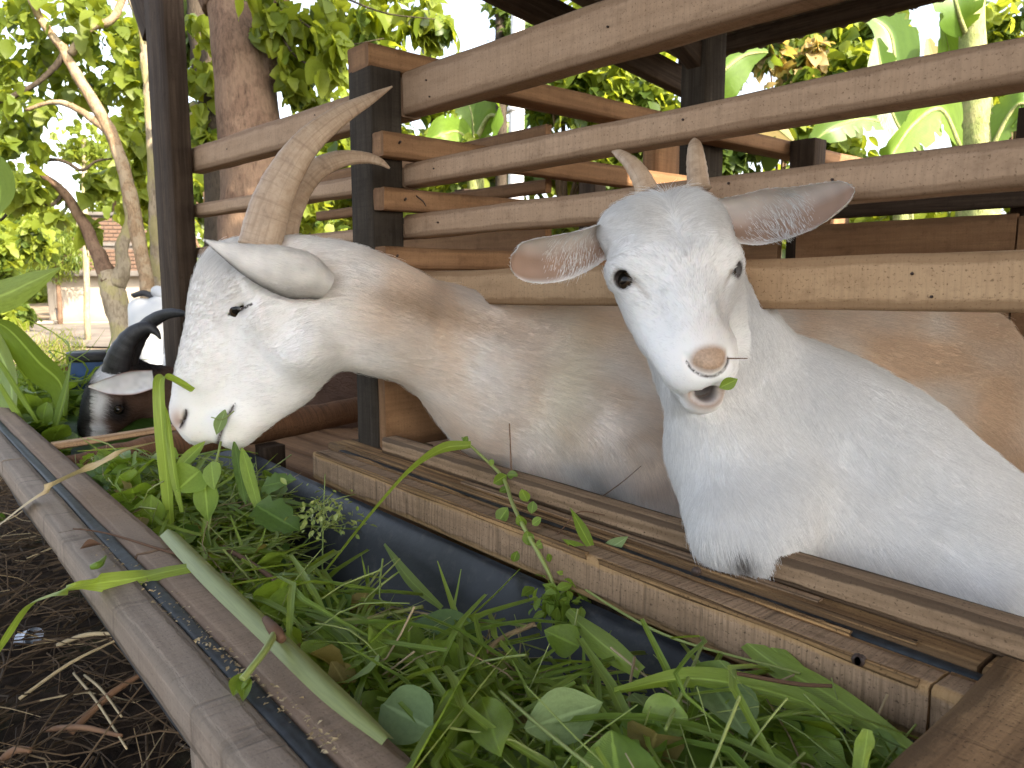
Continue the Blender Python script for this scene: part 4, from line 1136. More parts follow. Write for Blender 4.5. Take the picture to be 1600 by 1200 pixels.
def place_leaf(name, profile, base, tip, width, mat, parent=None, label=None, cat=None, rnd=None, nrm=None, fold=.2, droop=.0, seed=0, m=7, n=11, curl=.12):
    """one leaf from base to tip, width in metres"""
    b, t_ = np.asarray(base, float), np.asarray(tip, float)
    L = np.linalg.norm(t_ - b); X_ = unit(t_ - b); Z_ = np.asarray(nrm if nrm is not None else (0, 0, 1), float); Z_ = unit(Z_ - X_ * (Z_ @ X_)); Y_ = np.cross(Z_, X_)
    pr = np.asarray(profile, float); pr = pr / pr.max() * (width / 2 / L)
    V, F, uv = leaf_grid(pr, n, m, curl, fold, droop, .02, seed)
    V = b + L * (V[:, :1] * X_ + V[:, 1:2] * Y_ + V[:, 2:] * Z_)
    o = link(name, raw_mesh(name, V, F, uv, {'rnd': np.full(len(V), random.random() if rnd is None else rnd)}), parent, mat)
    return tag(o, label, cat)
def TZ(px, py, z): return at_z(px, py, H + z)

# ---------------------------------------------------------------- the heap in the trough
heap = empty('cut_fodder', (-.8, .42, H - .5), 'heap of freshly cut leaves, grass blades and stems filling the trough', 'fodder')
rf = np.random.default_rng(21)
def heap_top(x, yp):
    """height of the heap below the eye; yp = distance across the trough as if at x=-.9"""
    s = np.clip((yp - .29) / .36, 0, 1)
    k = np.clip((x + 1.3) / 1.1, 0, 1)
    base = -.395 + .045 * k - (.12 - .07 * k) * s ** 1.4
    base = base - .03 * np.clip(1 - np.abs(x + .95) / .3, 0, 1)
    base = base + .075 * np.clip(1 - np.abs(x + 1.45) / .35, 0, 1)
    q = np.stack([x, yp, 0 * x], -1).reshape(-1, 3)
    return base + (.035 * (vnoise(q, 9, 3) - .5) + .03 * (vnoise(q, 22, 4) - .5)).reshape(np.shape(x))
def heap_pts(k, r, x0=-1.62, x1=-.2):
    x = r.uniform(x0, x1, k * 3); yp = .30 + .33 * r.random(k * 3) ** 1.25
    lim = np.interp(x, [-1.65, -1.35, -1.2, -.95, -.75, -.5, -.2], [.62, .60, .51, .45, .465, .56, .63])
    ok = yp < lim
    x, yp = x[ok][:k], yp[ok][:k]
    return x, yp
def to_w(x, yp, z): return np.stack([x, yp - .027 * (x + .9), H + z], -1)
# dark mass underneath
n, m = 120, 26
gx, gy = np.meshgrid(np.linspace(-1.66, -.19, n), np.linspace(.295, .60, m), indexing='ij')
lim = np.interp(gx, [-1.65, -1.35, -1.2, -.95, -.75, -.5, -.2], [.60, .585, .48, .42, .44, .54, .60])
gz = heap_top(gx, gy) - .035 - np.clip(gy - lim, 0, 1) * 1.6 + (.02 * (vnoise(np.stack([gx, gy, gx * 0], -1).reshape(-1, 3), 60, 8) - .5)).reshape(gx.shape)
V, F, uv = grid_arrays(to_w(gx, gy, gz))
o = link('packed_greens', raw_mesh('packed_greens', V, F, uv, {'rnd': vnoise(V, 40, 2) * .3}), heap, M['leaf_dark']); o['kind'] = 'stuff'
tm_leaf = [leaf_grid(HEART, 7, 5, .2, .2, .3, .05, 1), leaf_grid(OVAL, 7, 5, .2, .25, .35, .04, 2), leaf_grid(ROUND, 7, 5, .25, .15, .2, .05, 3), leaf_grid(LOBED, 10, 5, .2, .2, .3, .04, 4)]
def straw_tmpl(seed, bend=.2):
    r = np.random.default_rng(seed)
    p = np.array([[0, 0, 0], [.35, r.normal(0, .05), .03 + bend * .3], [.7, r.normal(0, .08), bend * .3], [1, r.normal(0, .12), -bend * .4]])
    return blade_arrays(p, [.010, .017, .013, .002], n=9, m=3, fold=.5)
tm_blade = [straw_tmpl(s, b) for s, b in ((1, .2), (2, -.1), (3, .35), (4, .05))]
def thin_tmpl(seed):
    r = np.random.default_rng(seed)
    p = np.array([[0, 0, 0], [.3, r.normal(0, .07), r.normal(0, .05)], [.65, r.normal(0, .1), r.normal(0, .06)], [1, r.normal(0, .12), r.normal(0, .06)]])
    V, F, uv = tube_arrays(p, [.007, .006, .005, .003], n=8, k=4, caps=False)
    return V, F, uv
tm_thin = [thin_tmpl(s) for s in range(5)]
for nm, tm, k, s0, s1, mt, dz, tl in (('small_leaves', tm_leaf, 850, .02, .055, 'leaf', .0, 1.0), ('small_leaves', tm_leaf, 900, .03, .075, 'leaf_dark', -.012, 1.0),
                                      ('small_leaves', tm_leaf, 160, .02, .05, 'leaf_lime', .006, 1.0), ('wilted_leaves', tm_leaf, 110, .02, .05, 'wilted', .010, 1.1),
                                      ('grass_bits', tm_blade, 1200, .08, .26, 'blade', -.004, .45), ('stem_bits', tm_thin, 750, .06, .2, 'stem', .004, .55),
                                      ('straw_bits', tm_thin, 170, .06, .2, 'straw', .008, .5)):
    x, yp = heap_pts(k, rf); k = len(x)
    z = heap_top(x, yp) + dz + rf.normal(0, .010, k)
    sz = rf.uniform(s0, s1, k)
    pos = to_w(x, yp, z); rot = rot_rand(rf, k, tl)
    pos = pos - rot[:, :, 0] * (sz * .5)[:, None]
    end = pos + rot[:, :, 0] * sz[:, None]
    for q in (pos, end): pass
    yv0, yv1 = pos[:, 1] + .027 * (pos[:, 0] + .9), end[:, 1] + .027 * (end[:, 0] + .9)
    ok = (np.minimum(yv0, yv1) > .29) & (np.maximum(yv0, yv1) < .645) & (np.minimum(pos[:, 0], end[:, 0]) > -1.64)
    scatter(nm, tm, pos[ok], rot[ok], sz[ok], M[mt], heap, seed=k, kind='stuff')
# the ones that lie on top, one by one, sharing mesh data
def variants(prefix, tm, mat, nv=3):
    out = []
    for i, (V, F, uv) in enumerate(tm):
        for j in range(nv):
            me = raw_mesh(prefix, V, F, uv, {'rnd': np.full(len(V), (j + .5) / nv)}); me.materials.append(mat)
            me.polygons.foreach_set('use_smooth', np.ones(len(me.polygons), bool)); out.append(me)
    return out
def scatter_objects(name, meshes, k, s0, s1, dz, tl, lift=.012):
    x, yp = heap_pts(k, rf); k = len(x)
    z = heap_top(x, yp) + dz + np.abs(rf.normal(0, lift, k))
    rot = rot_rand(rf, k, tl); sz = rf.uniform(s0, s1, k); pos = to_w(x, yp, z)
    for i in range(k):
        p0 = pos[i] - rot[i][:, 0] * sz[i] * .5; p1 = pos[i] + rot[i][:, 0] * sz[i] * .5
        ya, yb = p0[1] + .027 * (p0[0] + .9), p1[1] + .027 * (p1[0] + .9)
        if min(ya, yb) < .295 or max(ya, yb) > .66 or min(p0[0], p1[0]) < -1.64: continue
        o = bpy.data.objects.new(name, meshes[rf.integers(len(meshes))])
        Mx = Matrix.Identity(4)
        for a_ in range(3):
            for b_ in range(3): Mx[a_][b_] = rot[i][a_, b_] * sz[i]
            Mx[a_][3] = p0[a_]
        COL.objects.link(o); o.parent = heap; o.matrix_parent_inverse = heap.matrix_basis.inverted(); o.matrix_basis = Mx
tl_ = [leaf_grid(HEART, 9, 7, .2, .18, .25, .05, 11), leaf_grid(OVAL, 9, 7, .2, .25, .3, .04, 12), leaf_grid(ROUND, 9, 7, .2, .15, .15, .05, 13)]
scatter_objects('leaf', variants('leaf', tl_, M['leaf']), 130, .045, .085, .008, .75)
scatter_objects('leaf', variants('leaf', tl_, M['leaf_pale'], 2), 10, .04, .07, .014, .6)
scatter_objects('leaf', variants('leaf', tl_, M['leaf_lime'], 2), 16, .04, .07, .012, .7)
scatter_objects('grass_blade', variants('grass_blade', tm_blade, M['blade']), 160, .14, .32, .010, .28)
scatter_objects('stem', variants('stem', tm_thin, M['stem'], 2), 130, .10, .26, .016, .4)
scatter_objects('straw', variants('straw', tm_thin, M['straw'], 2), 30, .10, .2, .016, .35)
# far compartment beyond the log
far = empty('cut_fodder', (-2.3, .45, H - .5), 'greens and corn leaves in the far compartment, beside the black-faced goat', 'fodder')
k = 900
x = rf.uniform(-2.95, -1.78, k); yp = np.where(x > -2.45, rf.uniform(.335, .37, k), rf.uniform(.34, .6, k))
z = -.345 + .05 * (vnoise(np.stack([x, yp, x * 0], 1), 8, 5) - .5) - .15 * ramp01(x, -2.35, -2.1) + rf.normal(0, .012, k)
sz = rf.uniform(.04, .085, k)
scatter('small_leaves', tm_leaf + tm_blade[:2], to_w(x, yp, z), rot_rand(rf, k, 1.0), sz, M['leaf'], far, kind='stuff')
k = 260
x = rf.uniform(-2.95, -2.5, k); yp = rf.uniform(.30, .55, k)
scatter('grass_bits', tm_blade, to_w(x, yp, -.32 + rf.normal(0, .015, k) - .14 * ramp01(x, -2.35, -2.1)), rot_rand(rf, k, .8), rf.uniform(.12, .3, k), M['blade'], far, kind='stuff')
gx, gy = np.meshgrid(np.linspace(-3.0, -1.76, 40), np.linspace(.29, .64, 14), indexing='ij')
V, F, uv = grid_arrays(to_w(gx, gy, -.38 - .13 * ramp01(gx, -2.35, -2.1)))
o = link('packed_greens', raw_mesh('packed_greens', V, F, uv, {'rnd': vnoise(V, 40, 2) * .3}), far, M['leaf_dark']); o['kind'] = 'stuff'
for pts, w in (([(20, 660, 1.95), (15, 590, 2.0), (-15, 530, 2.05), (-60, 500, 2.1)], [.03, .05, .045, .004]),
               ([(100, 650, 2.0), (95, 600, 2.0), (60, 565, 2.0), (20, 520, 2.0), (-10, 500, 2.0)], [.02, .045, .055, .04, .004]),
               ([(85, 675, 1.95), (95, 640, 1.95), (105, 600, 1.95), (112, 560, 1.95)], [.012, .016, .010, .001]),
               ([(60, 660, 1.9), (35, 620, 1.9), (10, 580, 1.9), (-15, 545, 1.9)], [.006, .01, .01, .003]),
               ([(45, 690, 1.85), (30, 650, 1.9), (0, 600, 1.9)], [.01, .014, .008]),
                       ([(100, 670, 2.1), (80, 645, 2.1), (40, 622, 2.1), (-10, 625, 2.1)], [.012, .022, .02, .008])):
    blade('corn_leaf', [P(*p) for p in pts], w, M['blade'], parent=far, side=CR * .8 + CU * .3 - CF * .4, fold=.25)

# ---------------------------------------------------------------- greens that can be picked out singly
def lay(pts, dz=.004, z=-.318):                       # on the boards of the trough
    return [TZ(px, py, z + dz + (e[0] if e else 0)) for px, py, *e in pts]
blade('grass_blade', [P(-30, 1055, 1.12), P(0, 1010, 1.10), P(40, 950, 1.06)] + lay([(85, 926, .012), (150, 912, .006), (215, 903), (260, 893), (318, 882)]),
      [.005, .0065, .008, .009, .0095, .010, .0095, .007], M['blade'], 'wide green grass blade draped across the outer board and hanging over its edge', 'grass blade', rnd=.95, fold=.15, n=50, side=(-.25, .9, .15))
st = blade('folded_stalk', lay([(262, 826, .012), (330, 893, .008), (428, 984, .006), (520, 1072, .006), (606, 1152, .004)]),
           [.010, .0118, .0112, .010, .005], M['olive'], 'thick olive green folded leaf stalk with a knot, along the outer board', 'stalk', rnd=.75, fold=.75, n=50, side=(.75, .55, 0))
stalk('knot', lay([(415, 968, .012), (430, 986, .013), (442, 1000, .010)]), [.0035, .0055, .0035], M['twig'], parent=st, n=8, k=10)
stalk('side_shoot', lay([(430, 988, .012), (415, 1015, .014), (392, 1045, .01), (378, 1062, .006)]), [.0035, .003, .0028, .003], M['stem'], parent=st)
place_leaf('leaf', OVAL, TZ(385, 1052, -.312), TZ(364, 1088, -.314), .016, M['leaf'], st, nrm=(0, 0, 1), fold=.4)
place_leaf('leaf', OVAL, TZ(382, 1055, -.312), TZ(380, 1096, -.314), .012, M['leaf'], st, nrm=(.2, 0, 1), fold=.4)
blade('grass_blade', [P(268, 836, 1.17), P(262, 760, 1.16), P(254, 680, 1.15), P(250, 618, 1.15), P(252, 592, 1.16), P(270, 595, 1.17), P(300, 612, 1.19)],
      [.006, .009, .0095, .009, .0085, .0085, .007], M['blade'], 'upright green grass blade bent over at its top, before the long-horned muzzle', 'grass blade', rnd=.8, fold=.5, n=60, side=CR)
blade('grass_blade', [P(285, 800, 1.155), P(272, 740, 1.15), P(262, 660, 1.148), P(256, 630, 1.15)],
      [.003, .006, .005, .001], M['blade'], 'narrow green blade standing against the bent upright blade', 'grass blade', rnd=.6, fold=.4, side=CR)
blade('grass_blade', [TZ(455, 960, -.40), P(520, 880, 1.07), P(580, 805, 1.12), P(640, 738, 1.17), P(690, 702, 1.21), P(736, 695, 1.23)],
      [.004, .011, .012, .011, .010, .006], M['blade'], 'arching green blade leaning from the heap to the feed board', 'grass blade', rnd=.55, fold=.25, n=50, side=CR * .6 + CU * .8)
blade('dry_blade', [P(-40, 850, 1.22), P(0, 818, 1.25)] + lay([(60, 772, .02), (130, 735, .03), (190, 706, .05), (246, 690, .045)]),
      [.003, .005, .007, .006, .004, .001], M['straw'], 'pale drying grass blade lying across the outer board near the log', 'grass blade', rnd=.95, fold=.3, n=40, side=(-.2, .8, .6))
blade('grass_blade', [P(255, 715, 1.45), P(220, 750, 1.38), P(198, 800, 1.3)], [.012, .016, .006], M['blade'], 'short shiny blade between the log and the outer board', 'grass blade', rnd=.6, side=CR, fold=.3)
# leaves under the feeding muzzle
lc = empty('leafy_sprig', P(325, 800, 1.17), 'sprig of round lime green leaves hanging under the feeding muzzle', 'sprig')
stalk('stem', [P(345, 690, 1.2), P(335, 740, 1.18), P(330, 800, 1.17), P(320, 860, 1.16)], [.002, .002, .002, .002], M['stem'], parent=lc)
cn = -CF
place_leaf('leaf', HEART, P(312, 735, 1.17), P(275, 768, 1.15), .058, M['leaf_lime'], lc, rnd=.3, nrm=cn + CU * .3, seed=2)
place_leaf('leaf', HEART, P(330, 722, 1.17), P(335, 766, 1.14), .030, M['leaf_lime'], lc, rnd=.8, nrm=cn, seed=3)
place_leaf('leaf', OVAL, P(318, 740, 1.17), P(326, 816, 1.15), .036, M['leaf_lime'], lc, rnd=.15, nrm=cn + CR * .3, seed=4)
place_leaf('leaf', OVAL, P(352, 640, 1.2), P(338, 680, 1.19), .020, M['leaf_pale'], lc, rnd=.4, nrm=cn, seed=5)
place_leaf('leaf', OVAL, P(320, 690, 1.22), P(268, 742, 1.2), .020, M['leaf'], lc, rnd=.6, nrm=cn, seed=6)
place_leaf('leaf', LANCE, P(378, 700, 1.2), P(408, 808, 1.15), .022, M['leaf'], lc, rnd=.9, nrm=cn, seed=6)
place_leaf('leaf', LANCE, P(366, 690, 1.22), P(384, 790, 1.18), .018, M['leaf_dark'], lc, rnd=.9, nrm=cn, seed=7)
place_leaf('leaf', LOBED, P(400, 790, 1.15), P(470, 830, 1.12), .07, M['leaf_dark'], lc, rnd=.6, nrm=cn + CU, seed=8)
place_leaf('leaf', LOBED, P(410, 760, 1.17), P(462, 748, 1.15), .05, M['leaf_dark'], lc, rnd=.8, nrm=cn + CU, seed=9)
# vine climbing over the feed board
vn = empty('vine_sprig', P(790, 750, 1.1), 'trailing vine sprig with small clover leaves over the cracked feed board', 'vine')
vp = [P(722, 684, 1.25), P(752, 712, 1.21), P(785, 745, 1.16), P(802, 790, 1.06), P(822, 830, .99), P(850, 880, .95), P(868, 920, .94)]
stalk('stem', vp, [.002, .0025, .0028, .003, .003, .0028, .002], M['stem'], parent=vn, n=40)
rr_ = np.random.default_rng(5)
for (px, py, d, s) in ((728, 688, 1.24, 12), (768, 722, 1.19, 10), (782, 748, 1.15, 22), (800, 742, 1.15, 16), (788, 765, 1.13, 14), (785, 806, 1.04, 26), (820, 775, 1.06, 20), (832, 792, 1.03, 18), (815, 815, 1.01, 20), (838, 815, 1.0, 16), (826, 842, .98, 22), (845, 850, .97, 16), (805, 870, .97, 16), (858, 872, .95, 12)):
    a_ = rr_.uniform(0, 6.28)
    place_leaf('leaf', ROUND, P(px - .5 * s * math.cos(a_), py - .5 * s * math.sin(a_), d), P(px + .6 * s * math.cos(a_), py + .6 * s * math.sin(a_), d - .004), s * d / FPX * .9, M['leaf'], vn, nrm=cn + CU * rr_.uniform(-.2, .8) + CR * rr_.normal(0, .4), seed=int(px), m=5, n=7)
fk = empty('forked_leaf', P(932, 868, .95), 'four-pointed grey green leaf fork resting on the feed board', 'leaf')
for (a_, b_, w) in (((932, 870), (890, 792), .014), ((930, 872), (982, 838), .018), ((928, 872), (968, 900), .018), ((930, 872), (878, 842), .014)):
    place_leaf('leaf', OVAL, P(*a_, .945), P(*b_, .935), w, M['leaf_pale'] if w > .015 else M['leaf'], fk, nrm=cn + CU * .6, seed=3)
stalk('stem', [P(930, 872, .946), P(900, 905, .935), P(868, 935, .93)], [.0013, .0013, .0013], M['stem'], parent=fk)
# big single leaves on the heap
for (b_, t_, w, mt, pr, lab, nz) in (
        ((760, 1010), (642, 972), .050, 'leaf_dark', OVAL, 'large dark glossy leaf with holes in the middle of the heap', -.372),
        ((598, 1100), (678, 1140), .046, 'leaf_pale', ROUND, 'pale round leaf at the front edge of the outer board', -.335),
        ((820, 1140), (942, 1098), .042, 'leaf_pale', OVAL, 'broad pale leaf underside near the middle front of the heap', -.335),
        ((752, 1090), (784, 1182), .034, 'leaf', OVAL, 'upright pointed pale leaf between two broad pale leaves', -.33),
        ((1140, 1085), (1072, 1045), .045, 'leaf', HEART, 'folded light green leaf at the right end of the heap', -.345),
        ((1105, 1060), (1168, 1150), .05, 'leaf_pale', OVAL, 'long light leaf pointing down below the folded light leaf', -.34),
        ((905, 1010), (850, 985), .035, 'leaf', HEART, 'small cupped green leaf beside the seed stalks', -.365),
        ((1000, 1130), (1075, 1120), .04, 'leaf', ROUND, 'round mid green leaf low in the heap right of the pale leaves', -.34)):
    place_leaf('large_leaf', pr, TZ(*b_, nz - .006), TZ(*t_, nz + .006), w, M[mt], None, lab, 'leaf', nrm=cn * .9 + np.array([0, 0, .6]), seed=int(w * 1000), fold=.15)
# long blades at the right and front
for (pts, w, lab, rn, mt) in (
        ([(1120, 965, -.345), (1200, 1030, -.345), (1310, 1095, -.345), (1440, 1185, -.345)], [.002, .010, .011, .005], 'broad bright blade running along the tarp to the near end', .9, 'blade'),
        ([(1150, 958, -.335), (1215, 1020, -.34), (1262, 1062, -.345)], [.001, .007, .006], 'short pointed blade above the broad bright blade', .7, 'blade'),
        ([(960, 1080, -.34), (1080, 1060, -.335), (1220, 1085, -.34), (1330, 1130, -.345)], [.003, .009, .010, .004], 'flat blade arching over the right part of the heap', .5, 'blade'),
        ([(640, 1210, -.31), (690, 1120, -.325), (730, 1050, -.345), (760, 1000, -.36)], [.010, .012, .010, .003], 'dark wide blade rising from the front edge of the frame', .2, 'blade'),
        ([(620, 1240, -.31), (700, 1140, -.325), (770, 1050, -.33), (800, 1015, -.335)], [.004, .004, .0035, .003], 'stiff bright stem rising beside the dark wide blade', .9, 'stem'),
        ([(1345, 1210, -.32), (1352, 1170, -.31), (1356, 1140, -.30)], [.006, .007, .003], 'upright blade tip beside the near end board', .8, 'blade'),
        ([(600, 850, -.40), (640, 905, -.40), (690, 950, -.40)], [.002, .008, .003], 'short blade lying on the black tarp below the feed board', .7, 'blade'),
        ([(815, 885, -.37), (770, 930, -.39), (722, 972, -.40)], [.003, .005, .004], 'straight narrow blade leaning on the tarp under the vine', .8, 'blade'),
        ([(885, 955, -.37), (940, 1005, -.355), (1000, 1050, -.345)], [.004, .012, .006], 'glossy wide blade below the chopped vine end', .6, 'blade')):
    blade('grass_blade', [TZ(*p) for p in pts], w, M[mt], lab, 'grass blade', rnd=rn, fold=.3, n=40, side=CR * .5 + CU * .6)
for (pts, r_, lab, mt) in (
        ([(862, 885, -.37), (960, 950, -.355), (1060, 1000, -.345), (1250, 1052, -.34)], .0016, 'long thin green stem slanting from the vine to the right', 'stem'),
        ([(1100, 1000, -.335), (1075, 1060, -.335), (1040, 1140, -.33)], .0016, 'thin stem standing upright in the right of the heap', 'stem'),
        ([(430, 972, -.36), (560, 968, -.365), (660, 948, -.375)], .0026, 'horizontal pale green stem beside the knotted stalk', 'stem'),
        ([(835, 975, -.36), (780, 1000, -.365), (740, 1040, -.365)], .0028, 'dry tan stalk end in the middle of the heap', 'straw'),
        ([(540, 935, -.38), (700, 965, -.375), (838, 978, -.36)], .0014, 'straight dry straw across the middle of the heap', 'straw'),
        ([(780, 1080, -.335), (850, 1140, -.33), (925, 1200, -.325)], .0015, 'pale stem crossing the broad pale leaf', 'stem'),
        ([(1140, 1050, -.33), (1240, 1068, -.33), (1300, 1072, -.33)], .0018, 'brown dry stalk over the right blades', 'twig'),
        ([(350, 855, -.37), (400, 885, -.37), (440, 915, -.37)], .0034, 'reddish brown broken stalk behind the folded stalk', 'twig')):
    stalk('stem', [TZ(*p) for p in pts], [r_, r_, r_ * .9][:len(pts)] + [r_ * .7] * (len(pts) - 3), M[mt], lab, 'stem')
# seed head spray
sp = empty('seed_spray', P(508, 860, 1.1), 'spray of tiny green seed heads on a thin upright stem before the black tarp', 'seed head')
stalk('stem', [P(504, 940, 1.08), P(504, 860, 1.1), P(506, 790, 1.12), P(508, 740, 1.13)], [.0013, .0013, .001, .0006], M['stem'], parent=sp)
pos, rs = [], np.random.default_rng(9)
for i in range(150):
    a_ = rs.normal(0, 1, 2) * np.array([24, 17]); pos.append(P(512 + a_[0], 805 + a_[1], 1.115 + rs.normal(0, .015)))
scatter('seeds', [leaf_grid(OVAL, 4, 3, .1, .4, .1, 0, 1)], np.array(pos), rot_rand(rs, 150, 1.4), rs.uniform(.006, .014, 150), M['stem'], sp, kind='stuff')
for i in range(16):
    a_ = rs.normal(0, 1, 2) * np.array([26, 18])
    stalk('branchlet', [P(505, 830 - i * 3, 1.11), P(508 + a_[0] * .5, 806 + a_[1], 1.112), P(512 + a_[0], 800 + a_[1], 1.115)], [.0008, .0006, .0004], M['stem'], parent=sp, n=6, k=4)
pos = [P(880 + rs.normal(0, 28), 945 + rs.normal(0, 20), .93 + rs.normal(0, .012)) for i in range(120)]
scatter('chopped_leaves', [leaf_grid(OVAL, 5, 3, .2, .4, .2, 0, 1)], np.array(pos), rot_rand(rs, 120, 1.4), rs.uniform(.01, .026, 120), M['leaf_lime'], vn, kind='stuff')
# twigs on the boards and in the mouths
stalk('twig', [P(796, 662, 1.18), P(798, 710, 1.165), P(800, 762, 1.15)], [.0009, .0011, .0011], M['twig'], 'thin dark twig standing upright at the brisket of the tan goat', 'twig')
stalk('twig', [P(1002, 728, 1.1), P(970, 755, 1.09), P(935, 780, 1.08)], [.0004, .0007, .0008], M['twig'], 'fine dark twig slanting over the folded foreleg', 'twig')
stalk('twig', [P(945, 805, .99), P(905, 800, .99), P(880, 825, .985), P(845, 865, .975)], [.0006, .0008, .0008, .0006], M['twig'], 'wiry dark twig curling over the feed board by the vine', 'twig')
stalk('twig', [P(330, 652, 1.185), P(348, 655, 1.18), P(366, 642, 1.185)], [.0008, .0012, .001], M['stem'], 'bit of stem sticking out of the mouth of the horned goat', 'stem')
stalk('twig', [P(1136, 560, .80), P(1152, 560, .80), P(1168, 560, .80)], [.0007, .0007, .0005], M['twig'], 'dark bit of straw beside the nose of the young goat', 'twig')
place_leaf('leaf_scrap', OVAL, P(1124, 606, .79), P(1153, 592, .785), .013, M['leaf_lime'], None, 'scrap of green leaf at the lips of the young goat', 'leaf', rnd=.2, nrm=cn)
stalk('twig', lay([(114, 826), (150, 830), (185, 838), (250, 858), (300, 872)]), [.0008, .001, .0013, .0016, .0018], M['twig'], 'thin branched twig lying across the outer board', 'twig')
place_leaf('dead_leaf', OVAL, TZ(125, 858, -.314), TZ(160, 850, -.312), .018, M['twig'], None, 'curled dead brown leaf on the outer board', 'leaf', nrm=(0, 0, 1), fold=.6)
stalk('leaf_scrap', lay([(142, 886, .004), (155, 882, .006), (165, 870, .004)]), [.003, .004, .0015], M['leaf_lime'], 'yellow green curled scrap beside the dead leaf', 'leaf')
cr_ = np.array([TZ(px + rs.normal(0, 10), py + rs.normal(0, 8), -.3155) for px, py in [(np.interp(t_, [0, 1], [150, 520]), np.interp(t_, [0, 1], [845, 1170])) for t_ in rs.random(220)]])
scatter('crumbs', [leaf_grid(OVAL, 3, 3, .3, .5, .1, 0, 1)], cr_, rot_rand(rs, len(cr_), .5), rs.uniform(.002, .006, len(cr_)), M['straw'], trough, kind='stuff')
blade('grass_blade', [P(1480, 1215, .62), P(1540, 1196, .62), P(1620, 1188, .62)], [.006, .009, .009], M['blade'], 'bright blade lying on the near end board', 'grass blade', rnd=.9, fold=.2, side=CU * .8 + CR * .2)
blade('grass_blade', [P(-60, 470, 1.6), P(0, 462, 1.6), P(50, 440, 1.6), P(95, 418, 1.6)], [.03, .034, .022, .001], M['blade'], 'broad corn blade pointing in above the far greens', 'grass blade', rnd=.85, fold=.25, side=CU)
blade('hanging_leaf', [P(-30, 240, 1.7), P(-12, 265, 1.7), P(0, 300, 1.7), P(-4, 336, 1.7)], [.015, .034, .03, .004], M['leaf_lime'], 'yellow green leaf hanging into view before the trees', 'leaf', rnd=.3, fold=.2, side=CR)

# ---------------------------------------------------------------- straw and litter on the ground beside the trough
k = 2600
gx = rf.uniform(-5.5, -1.2, k); gy = rf.uniform(-.5, 1.2, k)
rot = rot_rand(rf, k, .28)
scatter('straw_litter', tm_thin, np.stack([gx, gy, .012 + rf.random(k) * .05], 1), rot, rf.uniform(.12, .55, k), M['straw_dark'], None, seed=31)
tag(bpy.data.objects['straw_litter'], kind='stuff')
k = 150
gx = rf.uniform(-5, -1.3, k); gy = rf.uniform(-.4, 1.0, k)
o = scatter('straw_litter', tm_thin, np.stack([gx, gy, .035 + rf.random(k) * .05], 1), rot_rand(rf, k, .25), rf.uniform(.12, .4, k), M['straw'], None, seed=32); tag(o, kind='stuff')
k = 700
gx = rf.uniform(-6, -1.3, k); gy = rf.uniform(-.5, 1.2, k)
ok = vnoise(np.stack([gx, gy, gx * 0], 1), 2.2, 4) > .5
o = scatter('ground_weeds', tm_leaf + tm_blade, np.stack([gx, gy, .03 + 0 * gx], 1)[ok], rot_rand(rf, ok.sum(), 1), rf.uniform(.03, .10, ok.sum()), M['leaf_dark'], None, seed=33); tag(o, kind='stuff')
def gp(px, py, z=.03): return at_z(px, py, z)
for (a_, b_, r_, lab, mt) in (((110, 1145), (222, 1052), .008, 'thick brown stick lying on the straw beside the trough leg', 'twig'),
                              ((30, 1092), (182, 1000), .004, 'long pale straw stalk slanting under the outer board', 'straw'),
                              ((115, 1052), (198, 1170), .003, 'pale thin stalk running down towards the trough leg', 'straw'),
                              ((132, 1055), (190, 1120), .003, 'second pale thin stalk beside the longer one', 'straw'),
                              ((90, 1008), (180, 990), .006, 'short tan stalk close under the outer board', 'straw'),
                              ((0, 1190), (48, 1172), .008, 'orange brown dry stalk at the bottom left', 'twig'),
                              ((70, 1140), (190, 1150), .006, 'reddish dry stalk lying crosswise on the straw', 'twig')):
    p0, p1 = gp(*a_, .05), gp(*b_, .09)
    stalk('stick', [p0, (p0 + p1) / 2 + np.array([0, 0, .012]), p1], [r_, r_, r_ * .7], M[mt], lab, 'stick', rnd=.9)
c0 = gp(42, 996, .02)
cup = empty('litter_cup', c0, 'small crushed blue and white plastic cup lying on the straw', 'cup')
M['cup'] = plain('white_blue_plastic', (.55, .62, .72), .35, .5, .25, 60)
ax_ = unit(CR * .8 + np.array([0, 0, .25]) - CF * .3)
V, F, uv = tube_arrays([c0 - ax_ * .028, c0, c0 + ax_ * .02, c0 + ax_ * .03], [.022, .025, .028, .029], n=12, k=18, flat=.75, caps=False)
link('wall', tri_fix(V, F, uv, 'wall'), cup, M['cup'])
V, F, uv = tube_arrays([c0 - ax_ * .029, c0 - ax_ * .026], [.0225, .0225], n=3, k=18, flat=.75)
link('base', tri_fix(V, F, uv, 'base'), cup, M['cup'])
# ================================================================ trees, plants, houses
def bark(name, a, b, dark, patch=None, pk=.5, scale=1.0):
    t = NT(name)
    o = t.coord('Object', (1, 1, .35))
    n1, n2 = t.noise(o, 9 * scale, 6, .65), t.noise(o, 60 * scale, 5, .7)
    c = t.mix(t.ramp(n1, [(.3, 0), (.7, 1)]), a, b)
    c = t.mix(t.math('MULTIPLY', t.ramp(n2, [(.35, 1), (.55, 0)]), .7), c, dark)
    if patch:
        c = t.mix(t.math('MULTIPLY', t.ramp(t.noise(t.coord('Object'), 7 * scale, 4), [(.48, 0), (.56, 1)]), pk), c, patch)
    t.base(c); t.bump(t.math('ADD', n1, n2), .7, .012); t.rough(.9, .15)
    return t.m
M['bark_grey'] = bark('grey_brown_bark', (.13, .082, .055), (.2, .13, .088), (.05, .032, .022), (.26, .18, .12), .35)
M['bark_pale'] = bark('pale_bark', (.27, .22, .15), (.38, .32, .23), (.13, .10, .065), (.33, .30, .12), .6)
